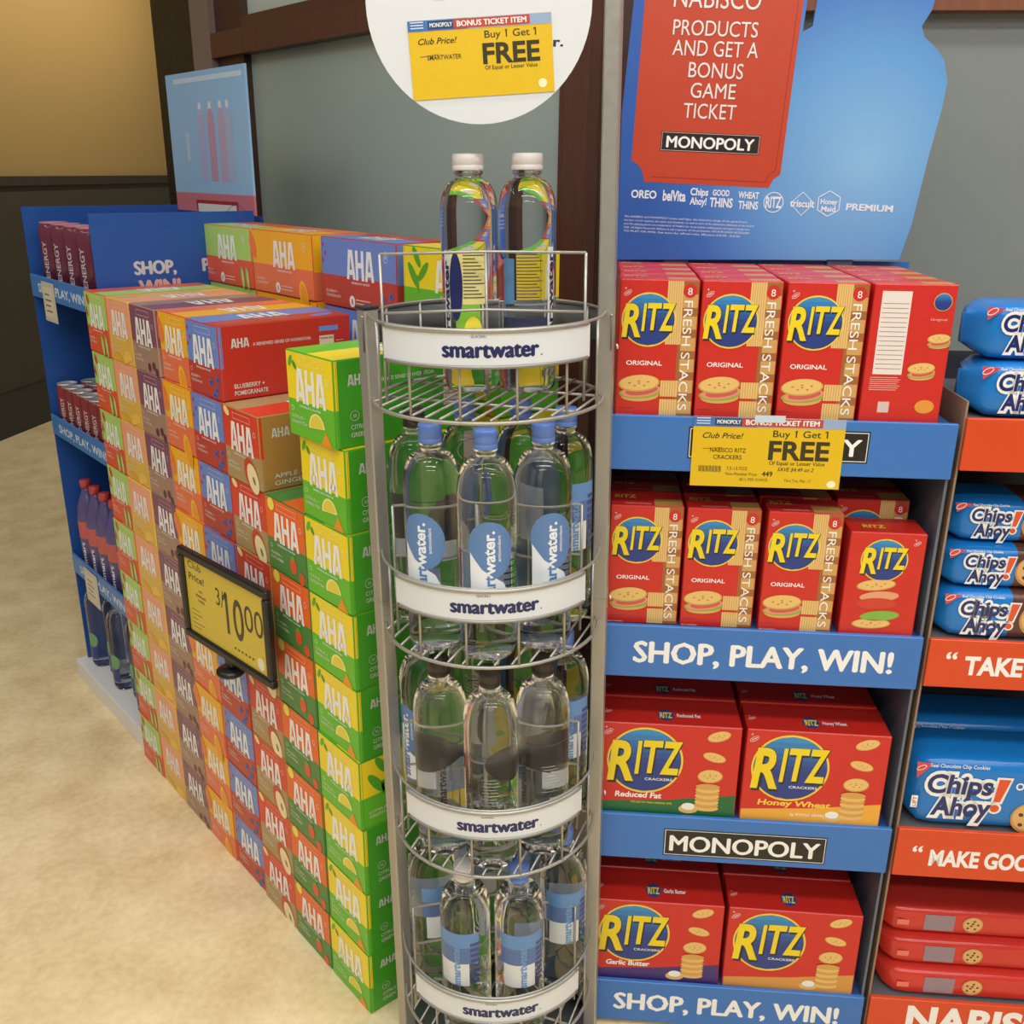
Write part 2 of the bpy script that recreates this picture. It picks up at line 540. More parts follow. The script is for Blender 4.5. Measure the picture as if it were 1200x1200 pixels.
def fruit(kind, a, k):
    """small printed fruit, lower right of the panel, in a unit box scaled by k"""
    e = a.ell
    if kind == 'citrus':
        e(.62 * k, .17 * k, .17 * k, .17 * k, (252, 238, 150), 4, .1, 20, 0, pi); e(.62 * k, .18 * k, .14 * k, .14 * k, (236, 214, 70), 5, .1, 20, 0, pi)
        a.poly([(.80 * k, .17 * k), (.93 * k, .0 * k), (.70 * k, .0)], (240, 150, 40), 4)
    elif kind == 'strawberry':
        e(.66 * k, .20 * k, .085 * k, .11 * k, (226, 84, 44), 4); e(.86 * k, .08 * k, .07 * k, .08 * k, (226, 84, 44), 4)
        a.poly([(.60 * k, .30 * k), (.66 * k, .26 * k), (.72 * k, .31 * k), (.66 * k, .34 * k)], (96, 170, 60), 5)
        e(.16 * k, .90 * k, .085 * k, .085 * k, (246, 226, 90), 4)
    elif kind == 'apple':
        e(.72 * k, .17 * k, .17 * k, .24 * k, (206, 66, 44), 4, .5); e(.77 * k, .13 * k, .14 * k, .21 * k, (244, 228, 176), 5, .5)
        e(.80 * k, .11 * k, .03 * k, .06 * k, (150, 110, 60), 6, .5); e(.13 * k, .92 * k, .085 * k, .05 * k, (248, 226, 150), 4, -.5)
    elif kind == 'berry':
        for x, y in ((.70, .22), (.86, .13), (.78, .06), (.90, .28)):
            e(x * k, y * k, .055 * k, .055 * k, (92, 104, 176), 4); e(x * k, y * k, .022 * k, .022 * k, (56, 62, 120), 5)
        for x, y in ((.07, .88), (.13, .76), (.05, .66)):
            e(x * k, y * k, .025 * k, .03 * k, (190, 60, 90), 4)
    elif kind == 'orange':
        e(.72 * k, .04 * k, .13 * k, .25 * k, (250, 196, 60), 4, .25); e(.73 * k, .03 * k, .10 * k, .21 * k, (244, 160, 44), 5, .25)
        e(.04 * k, .72 * k, .10 * k, .20 * k, (240, 130, 70), 4, .3)
    elif kind == 'cherry':
        for x, y in ((.62, .10), (.80, .14), (.90, .06)):
            e(x * k, y * k, .06 * k, .065 * k, (104, 52, 66), 4)
    elif kind == 'peach':
        e(.76 * k, .05 * k, .20 * k, .17 * k, (246, 196, 86), 4, .3, 20, 0, pi); e(.30 * k, .04 * k, .22 * k, .10 * k, (232, 172, 56), 4, -.2, 20, 0, pi)
    elif kind == 'melon':
        for x in (.66, .84):
            e(x * k, .16 * k, .055 * k, .19 * k, (122, 190, 74), 4, .12); e((x + .02) * k, .16 * k, .035 * k, .16 * k, (196, 226, 140), 5, .12)
        a.poly([(.02 * k, .62 * k), (.12 * k, .56 * k), (.07 * k, .76 * k)], (206, 60, 56), 4)
        e(.17 * k, .86 * k, .05 * k, .09 * k, (214, 66, 60), 4, .4)


FLAV = {
    # key: top colour, lower colour, long side colour, fruit, flavour words, colour words
    'citrus': ((248, 220, 34), (104, 190, 44), (66, 160, 34), 'citrus', ('CITRUS +', 'GREEN TEA'), 'yellow and lime green'),
    'strawberry': ((240, 104, 34), (76, 134, 62), (60, 118, 50), 'strawberry', ('STRAWBERRY +', 'CUCUMBER'), 'orange and dark green'),
    'apple': ((222, 66, 42), (178, 148, 100), (176, 130, 66), 'apple', ('APPLE +', 'GINGER'), 'red and tan'),
    'berry': ((112, 140, 210), (192, 66, 52), (190, 50, 38), 'berry', ('BLUEBERRY +', 'POMEGRANATE'), 'periwinkle blue and brick red'),
    'orange': ((248, 182, 26), (236, 120, 78), (214, 88, 52), 'orange', ('ORANGE +', 'GRAPEFRUIT'), 'amber and coral'),
    'cherry': ((134, 82, 104), (170, 134, 114), (170, 134, 114), 'cherry', ('BLACK CHERRY +', 'COFFEE'), 'plum and taupe'),
    'peach': ((244, 168, 128), (228, 184, 84), (238, 196, 60), 'peach', ('PEACH +', 'HONEY'), 'peach and honey'),
    'melon': ((178, 216, 108), (226, 92, 58), (226, 92, 50), 'melon', ('LIME +', 'WATERMELON'), 'pale lime and red orange'),
}


def end_art(key):
    t, b, sd, fr, words, _ = FLAV[key]
    a = Art(); c = .0016
    a.rect(c, c, BW - c, .44 * BH, b, 1); a.rect(c, .44 * BH, BW - c, BH - c, t, 1)
    if key == 'citrus':
        a.ell(.10 * BW, .88 * BH, .035 * BW, .075 * BH, (96, 176, 50), 3, -.5, 14); a.ell(.19 * BW, .84 * BH, .03 * BW, .06 * BH, (74, 156, 44), 3, .7, 14)
    a.frame(.30 * BW, .86 * BH, .78 * BW, .94 * BH, .0006, (235, 225, 215), 2)
    letters_aha(a, .19 * BW, .415 * BH, .64 * BW, .40 * BH, WHITE)
    a.text('SPARKLING WATER', .26 * BW, .365 * BH, .026 * BH, WHITE, 3, .46 * BW, bold=.01)
    a.text(words[0], .07 * BW, .22 * BH, .040 * BH, (232, 226, 208), 3, .30 * BW); a.text(words[1], .07 * BW, .155 * BH, .040 * BH, (232, 226, 208), 3, .33 * BW)
    a.ring(.10 * BW, .33 * BH, .03 * BW, .03 * BH, .0007, WHITE, 3, 0, 14); a.ring(.88 * BW, .74 * BH, .03 * BW, .04 * BH, .0007, WHITE, 3, 0, 14)
    fruit(fr, a, BW)
    return a


def long_art(key):
    """plain long side with the printed strap line"""
    t, b, sd, fr, words, _ = FLAV[key]
    a = Art(); c = .0016; e = .05 * BW
    a.rect(c, c, e, .44 * BH, b, 1); a.rect(c, .44 * BH, e, BH - c, t, 1)
    g = (218, 214, 200)
    x0 = .023
    letters_aha(a, x0, .70 * BH, .034, .125 * BH, (206, 204, 192))
    a.text('A RENEWED SENSE OF HYDRATION.', .064, .705 * BH, .045 * BH, g, 3, .115, bold=.012)
    if key == 'citrus':
        a.ring(.033, .36 * BH, .0078, .0078, .0008, g, 3, 0, 20); a.text('30', .033, .34 * BH, .0052, g, 3, al='c')
        a.text(words[0], x0 + .003, .205 * BH, .055 * BH, g, 3, .036, bold=.008); a.text(words[1], x0 + .003, .115 * BH, .055 * BH, g, 3, .045, bold=.008)
    else:
        a.text(words[0], x0, .16 * BH, .062 * BH, g, 3, .058, bold=.012); a.text(words[1], x0, .065 * BH, .062 * BH, g, 3, .064, bold=.012)
    if key == 'berry':
        a.ell(.16, .40 * BH, .011, .013, (92, 104, 176), 3); a.ell(.16, .40 * BH, .005, .006, (52, 58, 120), 4)
    a.ring(.132, .30 * BH, .005, .005, .0008, g, 3, 0, 14)
    a.rect(.196, .30 * BH, .226, .74 * BH, (226, 206, 180), 2); a.text('Nutrition Facts', .198, .69 * BH, .0048, (40, 30, 28), 3, .026, bold=.01)
    for k in range(7):
        a.rect(.198, (.34 + .045 * k) * BH, .224, (.348 + .045 * k) * BH, (90, 60, 50), 3)
    a.rect(.196, .80 * BH, .236, .87 * BH, t, 2)
    for k in range(6):
        a.rect(.230, (.40 + .05 * k) * BH, .246, (.408 + .05 * k) * BH, (240, 190, 170), 3)
    return a


def panel_art(key, gx=.36):
    """the big two-colour face of the carton"""
    t, b, sd, fr, words, _ = FLAV[key]
    a = Art(); c = .0016
    a.rect(c, c, BD - c, .46 * BH, b, 1); a.rect(c, .46 * BH, BD - c, BH - c, t, 1)
    letters_aha(a, gx * BD, .43 * BH, .36 * BD, .42 * BH, WHITE)
    a.text('SPARKLING WATER', (gx + .06) * BD, .37 * BH, .033 * BH, WHITE, 3, .24 * BD, bold=.01)
    a.text(words[0], .06 * BD, .20 * BH, .042 * BH, (236, 226, 208), 3, .17 * BD); a.text(words[1], .06 * BD, .135 * BH, .042 * BH, (236, 226, 208), 3, .2 * BD)
    a.ell(.42 * BD, .115 * BH, .010, .011, WHITE, 3, 0, 16); a.text('8', .42 * BD, .075 * BH, .010, b, 4, al='c', bold=.02)
    for k in range(2):
        a.rect(.47 * BD, (.09 + .05 * k) * BH, .66 * BD, (.105 + .05 * k) * BH, (240, 200, 180), 3)
    ring_x = .87 * BD
    a.ring(ring_x, .80 * BH, .007, .010, .0009, WHITE, 3, 0, 18); a.text('8', ring_x, .775 * BH, .0075, WHITE, 3, al='c')
    b2 = Art(); fruit(fr, b2, BW)
    for vs, fs, m, ly in b2.items:      # spread the fruit over the wider face
        a.items.append(([((x if x < .3 * BW else x + .48 * BD), y) for x, y in vs], fs, m, ly))
    if key == 'citrus':
        G = (84, 170, 40)
        for (x, y, rx, ry, ro) in ((.16, .86, .007, .020, .55), (.12, .62, .008, .026, .62), (.23, .68, .007, .022, -.75), (.17, .52, .003, .016, 0.1)):
            a.ell(x * BD, y * BH, rx, ry, G, 3, ro, 14)
    return a


def top_art(key, flip=False):
    t, b, sd, fr, words, _ = FLAV[key]
    a = Art(); c = .0016
    # seen from the near side: x along the carton, y across it
    a.rect(c, c, BD - c, .55 * BW, t, 1); a.rect(c, .55 * BW, BD - c, BW - c, b, 1)
    sub = Art(); letters_aha(sub, -.17 * BD, 0, .34 * BD, .42 * BW, WHITE)
    a.put(sub, .52 * BD, .58 * BW, 1, pi)
    sub = Art(); sub.text('SPARKLING WATER', 0, 0, .034 * BW, WHITE, 3, .22 * BD, 'c', bold=.01); sub.text(words[0] + ' ' + words[1], 0, .14 * BW, .04 * BW, (240, 220, 200), 3, .3 * BD, 'c')
    a.put(sub, .52 * BD, .72 * BW, 1, pi)
    a.ell(.16 * BD, .78 * BW, .03, .012, b if not flip else t, 2, .4, 18); a.ell(.84 * BD, .75 * BW, .034, .016, tuple(min(255, int(v * 1.08)) for v in b), 2, .3, 18)
    if flip:
        r_ = Art(); r_.put(a, BD, BW, 1, pi)
        return r_
    return a


CART = {}


def carton_mesh(key, side='plain', flip=False):
    k = (key, side, flip)
    if k not in CART:
        t, b, sd, fr, words, _ = FLAV[key]
        m = MB(); mm = mat('card', sd)
        m.cbox(0, BD, 0, BW, 0, BH, mm, .0016)
        # end flap glued over the front edge, with its little tuck
        m.art(end_art(key), (0, BW, 0), (0, -1, 0), (0, 0, 1))
        m.art(panel_art(key) if side == 'panel' else long_art(key), (0, 0, 0), (1, 0, 0), (0, 0, 1))
        m.art(top_art(key, flip), (0, 0, BH), (1, 0, 0), (0, 1, 0))
        m.art(Art().rect(.0016, .0016, BW - .0016, .44 * BH, b).rect(.0016, .44 * BH, BW - .0016, BH - .0016, t), (BD, 0, 0), (0, 1, 0), (0, 0, 1))
        seam = mat('card', tuple(int(v * .5) for v in sd))
        m.art(Art().rect(.0045, .002, .0049, BH - .002, seam, 2), (0, 0, 0), (1, 0, 0), (0, 0, 1))
        CART[k] = m.mesh('sparkling_water_carton')
    return CART[k]


ORD = ['bottom', 'second from the floor', 'third from the floor', 'fourth from the floor', 'fifth from the floor', 'sixth from the floor',
       'seventh from the floor', 'eighth from the floor', 'ninth from the floor', 'tenth from the floor']
COLS = [('citrus', 9), ('strawberry', 7), ('apple', 8), ('berry', 9), ('orange', 9), ('cherry', 9), ('peach', 9), ('melon', 9)]
for c, (key, n) in enumerate(COLS):
    for k in range(n):
        top = k == n - 1
        jit = random.uniform(-.0010, .0010); jx = random.uniform(0, .004); rz = random.uniform(-.005, .005)
        side = 'panel' if (key == 'citrus' and k == 3) else 'plain'
        x = jx; y = c * CW + .0012 + jit
        if key == 'citrus' and k == 8:
            x = -.004; y = .012; rz = .02
        if key == 'citrus' and k == 7:
            y = .004
        if key == 'orange' and k == 8:
            x = .006
        o = mkobj('sparkling_water_carton', carton_mesh(key, side, key == 'berry'), None, (x, y, k * CH), (0, 0, rz))
        ordn = ('topmost' if top else ORD[k])
        lab = '%s drinks carton, %s in its aisle column' % (FLAV[key][5], ordn)
        if side == 'panel':
            lab = 'yellow and lime green drinks carton fourth from the floor, leaf printed on its near side'
        if key == 'apple' and top:
            lab = 'red and tan drinks carton topmost of its column, bare tan side showing'
        if key == 'berry' and top:
            lab = 'periwinkle and red drinks carton topmost of its column, long red side showing'
        tag(o, lab, 'carton', 'drinks cartons stacked along the aisle')
REAR = [('melon', 1.124), ('orange', .856), ('berry', .560), ('citrus', .277)]
NEXT = {'melon': 'leftmost of the raised rear row', 'orange': 'second of the raised rear row', 'berry': 'third of the raised rear row', 'citrus': 'rear row end behind the bottles'}
for key, y1 in REAR:
    for k in range(10):
        o = mkobj('sparkling_water_carton', carton_mesh(key, 'panel'), None, (.302 + (random.uniform(0, .006) if k < 9 else 0), y1 + (random.uniform(-.003, 0) if k < 9 else 0), k * CH), (0, 0, -pi / 2))
        if k == 9:
            lab = '%s drinks carton, big face out, %s' % (FLAV[key][5], NEXT[key])
        else:
            lab = '%s drinks carton in rear row against partition, %s' % (FLAV[key][5], ORD[k])
        tag(o, lab, 'carton', 'drinks cartons in the rear row')

# ------------------------------------------------------------------ framed price sign clipped on the cartons
r = thing('price_sign', 'yellow price card in black frame clipped to drinks cartons, reading 3/10.00', 'price sign', (-.046, .362, .580), (0, 0, -pi / 2 + radians(5)))
W_, H_ = .305, .186
m = MB(); K = mat('plastic', (24, 22, 21)); fw = .0165
for (x0, x1, z0, z1) in ((-W_ / 2, W_ / 2, 0, fw), (-W_ / 2, W_ / 2, H_ - fw, H_), (-W_ / 2, -W_ / 2 + fw, fw, H_ - fw), (W_ / 2 - fw, W_ / 2, fw, H_ - fw)):
    m.cbox(x0, x1, -.007, .007, z0, z1, K, .003)
m.box(-W_ / 2 + fw, W_ / 2 - fw, .001, .006, fw, H_ - fw, K); m.obj('frame', r)
a = Art('card'); YC = (214, 188, 64); INK = (62, 54, 34)
a.rect(-.136, .0165, .136, .1695, YC, 0)
a.text('Club', -.124, .150, .015, INK, 1, .048); a.text('Price!', -.124, .126, .015, INK, 1, .056, bold=.012)
a.text('AHA', -.085, .107, .006, INK, 1, .014, 'c'); a.text('SPARKLING', -.085, .096, .006, INK, 1, .038, 'c', bold=.01); a.text('WATER', -.085, .086, .006, INK, 1, .024, 'c', bold=.01)
a.text('3/', -.028, .104, .036, INK, 1, .028); a.text('10', .004, .058, .082, (70, 62, 40), 1, .060, bold=.01); a.line(.0105, .138, -.004, .122, .007, (70, 62, 40), 1); a.text('00', .068, .086, .053, (70, 62, 40), 1, .060)
for k in range(5):
    a.rect(-.124, .064 - .009 * k, -.124 + (.03, .036, .02, .044, .03)[k], .0652 - .009 * k, INK, 1)
for k in range(6):
    a.rect(.024 + .012 * k, .033, .030 + .012 * k, .037, INK, 1)
a.ell(.112, .034, .011, .0125, (236, 228, 196), 1)
m = MB(); m.box(-.136, .136, -.001, .001, .0165, .1695, mat('card', YC)); m.art(a, (0, -.0011, 0), (1, 0, 0), (0, 0, 1)); m.obj('card', r)
m = MB(); m.cbox(-.012, .012, -.006, .010, -.012, .004, K, .003)
m.lathe([(.0, -.002), (.022, -.002), (.026, .002), (.026, .007), (.021, .011), (0, .011)], K, 24, lambda i, k: (.04 if k % 2 else 0), 0, 0, -.026)
m.cbox(-.006, .006, .004, .034, -.022, -.016, K, .002); m.obj('clip', r)

# ------------------------------------------------------------------ wire bottle rack
RO = P(-.0135, 1.305, 0); TILT = radians(-1.0)
RM = Matrix.Translation(RO) @ Matrix.Rotation(-YAW, 4, 'Z') @ Matrix.Rotation(TILT, 4, 'Y')
RE = RM.to_euler()
rack = thing('bottle_rack', 'tall round grey wire rack of water bottles with white curved banners', 'display rack', RO, RE)
GREY = mat('steel', (172, 168, 158)); GREY2 = mat('steel', (150, 147, 140)); DK = mat('paint', (92, 92, 92)); CAPM = mat('plastic', (40, 40, 40))
RR = .155
SHELF = [1.143, .811, .473, .137]


def square_post(name, x, y, z0, z1, half, rz, m_, cap):
    b = MB(); b.cbox(-half, half, -half, half, z0, z1, m_, .002)
    if cap:
        b.cbox(-half - .001, half + .001, -half - .001, half + .001, z1, z1 + .004, CAPM, .001)
    b.cbox(-half - .0004, half + .0004, -half - .0004, half + .0004, .845, .846, GREY2, .0002)
    o = b.obj(name, rack, (x, y, 0), (0, 0, rz))
    return o


square_post('post', -.158, -.004, 0, 1.262, .0108, radians(40), GREY, True)
square_post('post', .158, .0, 0, 1.85, .0105, radians(-14), GREY, False)
for z in (1.21, .845, .51):
    b = MB(); b.lathe([(0, 0), (.004, 0), (.0035, .002), (0, .003)], mat('steel', (225, 225, 225)), 14)
    b.obj('screw', rack, (.1715, -.005, z), (radians(0), radians(80), 0))


def arc(R, a0, a1, z, n=40):
    return [(R * sin(a0 + (a1 - a0) * i / n), -R * cos(a0 + (a1 - a0) * i / n), z) for i in range(n + 1)]


def banner_art():
    a = Art('card'); NV = (36, 40, 92)
    a.fat('smartwater', 0, .0115, .0200, NV, 1, .116, 'c', .07); a.text('.', .0612, .0115, .012, NV, 1.5)
    a.text('GLACEAU', -.0235, .0345, .0036, NV, 1, .018, 'l')
    return a


for ti, z in enumerate(SHELF):
    b = MB()
    b.tube([(RR * sin(2 * pi * i / 56), -RR * cos(2 * pi * i / 56), z) for i in range(56)], .0026, GREY, True)
    an = radians(21); d = Vector((sin(an), cos(an), 0)); nrm = Vector((cos(an), -sin(an), 0))
    k = -7
    while k <= 7:
        o_ = k * .0205; hl = sqrt(max(0, RR * RR - o_ * o_))
        p0 = nrm * o_ - d * hl; p1 = nrm * o_ + d * hl
        b.tube([(p0.x, p0.y, z + .0035), (p1.x, p1.y, z + .0035)], .0017, GREY, False, 6); k += 1
    for o_ in (-.05, .05):
        hl = sqrt(RR * RR - o_ * o_)
        p0 = d * o_ - nrm * hl; p1 = d * o_ + nrm * hl
        b.tube([(p0.x, p0.y, z), (p1.x, p1.y, z)], .002, GREY, False, 6)
    b.obj('wire_shelf', rack)
    b = MB()
    for h in (.113,):
        b.tube([(RR * sin(2 * pi * i / 56), -RR * cos(2 * pi * i / 56), z + h) for i in range(56)], .0019, GREY, True)
    for i in range(14):
        a_ = 2 * pi * (i + .5) / 14 + .03
        b.tube([(RR * sin(a_), -RR * cos(a_), z), (RR * sin(a_), -RR * cos(a_), z + .113)], .0019, GREY, False, 6)
    b.obj('basket_wire', rack)
    # curved white banner in its two grey rails, on the front of the basket
    b = MB(); R0, R1 = RR + .0035, RR + .005; n = 30; A0, A1 = radians(-52), radians(54)
    vs = []
    for i in range(n + 1):
        t = A0 + (A1 - A0) * i / n
        for R in (R0, R1):
            for zz in (z + .070, z + .112):
                vs.append((R * sin(t), -R * cos(t), zz))
    fs = []
    for i in range(n):
        p = 4 * i; q = 4 * (i + 1)
        fs += [(p + 2, q + 2, q + 3, p + 3), (q, p, p + 1, q + 1)]
    BC = mat('card', (222, 225, 226)); b.add(vs, fs, BC, True)
    fs = [(0, 2, 3, 1), (4 * n, 4 * n + 1, 4 * n + 3, 4 * n + 2)]
    for i in range(n):
        p = 4 * i; q = 4 * (i + 1); fs += [(p + 1, p + 3, q + 3, q + 1), (p, q, q + 2, p + 2)]
    b.add(vs, fs, BC)
    b.wrap(banner_art(), R1, z + .070, radians(3), .004)
    ban = b.obj('banner', rack)
    b = MB()
    b.tube(arc(RR + .005, A0 + .02, A1 - .03, z + .1125), .0032, GREY); b.tube(arc(RR + .005, A0 + .02, A1 - .03, z + .0695), .0024, GREY2)
    b.obj('banner_rail', ban)
    # bent wire divider across the tier
    b = MB(); q = .192; w = .119
    for h in (.119, .192):
        b.tube([(-.132, -.050, z + h), (0, -.022, z + h), (.126, -.050, z + h)], .0019, GREY)
    for x, y in ((-.132, -.050), (0, -.022), (.126, -.050)):
        b.tube([(x, y, z + .004), (x, y, z + .192)], .0019, GREY)
    b.obj('wire_divider', rack)
b = MB(); vs = []; n = 48
for i in range(n + 1):
    t = radians(84) + (2 * pi - radians(168)) * i / n
    for R in (.1635, .165):
        for zz in (1.207, 1.252):
            vs.append((R * sin(t), -R * cos(t), zz))
fs = []
for i in range(n):
    p = 4 * i; q = 4 * (i + 1)
    fs += [(p + 2, q + 2, q + 3, p + 3), (q, p, p + 1, q + 1), (p + 1, p + 3, q + 3, q + 1), (p, q, q + 2, p + 2)]
fs += [(0, 2, 3, 1), (4 * n, 4 * n + 1, 4 * n + 3, 4 * n + 2)]
b.add(vs, fs, DK, True)
b.tube([(.1642 * sin(t), -.1642 * cos(t), 1.2525) for t in [radians(84) + (2 * pi - radians(168)) * i / n for i in range(n + 1)]], .0022, GREY2)
b.obj('top_hoop', rack)
b = MB(); b.lathe([(0, 0), (.165, 0), (.165, .012), (0, .014)], DK, 40); b.obj('base', rack)
# round white header sign on the tall post
b = MB(); sr = .1345; sx, sz, sy = -.0035, 1.621, -.014
pts = [(sx + sr * cos(2 * pi * i / 64), sz + sr * sin(2 * pi * i / 64)) for i in range(64)]
b.prism(pts, sy, sy + .004, mat('card', (220, 223, 225)))
a = Art('card')
NVY = (50, 54, 78)
for bx in (-.082, -.026, .036):
    a.ell(bx, .0105, .0120, .005, (196, 203, 212), 1, 0, 20); a.rect(bx - .0120, .0105, bx + .0120, .075, (196, 203, 212), 1)
    a.rect(bx - .0085, .013, bx + .0085, .075, (222, 226, 232), 2); a.ell(bx, .0115, .008, .003, (176, 186, 204), 3, 0, 16)
    a.rect(bx - .0128, .0095, bx - .0118, .075, (120, 126, 140), 2); a.rect(bx + .0118, .0095, bx + .0128, .075, (120, 126, 140), 2)
a.text('pH', -.0455, .0030, .0145, NVY, 1, .030, 'l', rot=pi / 2); a.text('antioxidant', .0060, .0075, .0115, (44, 44, 50), 1, .075, 'l', rot=pi / 2)
a.text('smartwater.', .1005, -.048, .0105, (40, 42, 66), 1, .105, 'r', bold=.03)
b.art(a, (sx, sy, sz), (1, 0, 0), (0, 0, 1)); sg = b.obj('round_sign', rack)
b = MB(); b.cbox(.10, .152, sy + .004, sy + .012, sz + .02, sz + .045, GREY2, .001); b.obj('sign_bracket', sg)


def at_rack(x, y, z):
    return RM @ Vector((x, y, z))


YEL = (226, 186, 22)


def price_tag(name, label, W, H, lines, loc, rot, strip=True, cat='price tag', base=YEL):
    b = MB(); b.box(0, W, 0, .0008, 0, H, mat('card', base))
    b.art(lines, (0, 0, 0), (1, 0, 0), (0, 0, 1)); o = b.obj(name, None, loc, rot)
    return tag(o, label, cat)


def offer_art(W, H, product):
    a = Art('card'); h = H * .865; TK = (52, 44, 24)
    a.rect(0, h, .42 * W, H, (66, 116, 184), 1); a.rect(.42 * W, h, W, H, (150, 172, 202), 1); a.rect(.32 * W, h + .006 * W, .85 * W, H - .004 * W, (196, 70, 52), 2)
    a.rect(.14 * W, h + .01 * W, .32 * W, H - .008 * W, (44, 70, 110), 2)
    a.fat('MONOPOLY', .155 * W, h + .022 * W, .028 * W, WHITE, 3, .155 * W, 'l', .03); a.fat('BONUS TICKET ITEM', .345 * W, h + .018 * W, .036 * W, WHITE, 3, .48 * W, 'l', .05)
    for k in range(3):
        a.rect(.02 * W, h + (.018 + .018 * k) * W, .11 * W, h + (.025 + .018 * k) * W, (220, 226, 236), 3)
    a.text('Club Price!', .065 * W, .70 * H, .040 * W, TK, 1, .27 * W, bold=.012, shear=.3)
    a.text('Buy 1 Get 1', .53 * W, .735 * H, .048 * W, TK, 1, .36 * W, bold=.006); a.text('FREE', .51 * W, .415 * H, .132 * W, (58, 50, 20), 1, .40 * W, bold=.03)
    for q in (.689, .8845):
        a.line(q * W, .735 * H + .047 * W, (q - .014) * W, .735 * H + .036 * W, .006 * W, TK, 1)
    a.text('Of Equal or Lesser Value', .52 * W, .335 * H, .028 * W, TK, 1, .37 * W, bold=.01)
    for k, t in enumerate(product):
        a.text(t, .24 * W, (.50 - .10 * k) * H, .031 * W, TK, 1, (.24 if len(t) > 9 else .19) * W, 'c', bold=.01)
    a.line(.07 * W, .545 * H, .20 * W, .565 * H, .004 * W, (150, 60, 30), 1)
    return a


W_, H_ = .172, .087
a = offer_art(W_, H_, ['SMARTWATER']); a.ell(.92 * W_, .12 * H_, .03 * W_, .03 * W_, (246, 238, 190), 1)
M_ = RM @ Matrix.Translation((sx - .0815, sy - .0012, sz - .1070)) @ Matrix.Rotation(radians(-3.0), 4, 'Y')
price_tag('price_tag', 'yellow buy one get one price card taped on the round white sign', W_, H_, a, M_.to_translation(), M_.to_euler())

# ------------------------------------------------------------------ water bottles
CLR = clear_plastic((.97, .985, 1.0))


def bottle_profile(R, zd, zn, rn):
    p = [(0, .007), (.5 * R, .006), (.80 * R, .0015), (.88 * R, 0), (.95 * R, .004), (R, .014), (R, .030), (.988 * R, .033), (R, .036)]
    p += [(R, zd * .7), (R, zd)]
    for i in range(1, 11):
        t = i / 10 * pi / 2 * .93
        p.append((rn + (R - rn) * cos(t) ** .85, zd + (zn - zd) * sin(t) / sin(pi / 2 * .93)))
    p += [(rn, zn + .003), (rn, zn + .006), (rn + .0022, zn + .007), (rn + .0022, zn + .010), (rn, zn + .011), (rn, zn + .02), (0, zn + .02)]
    return p


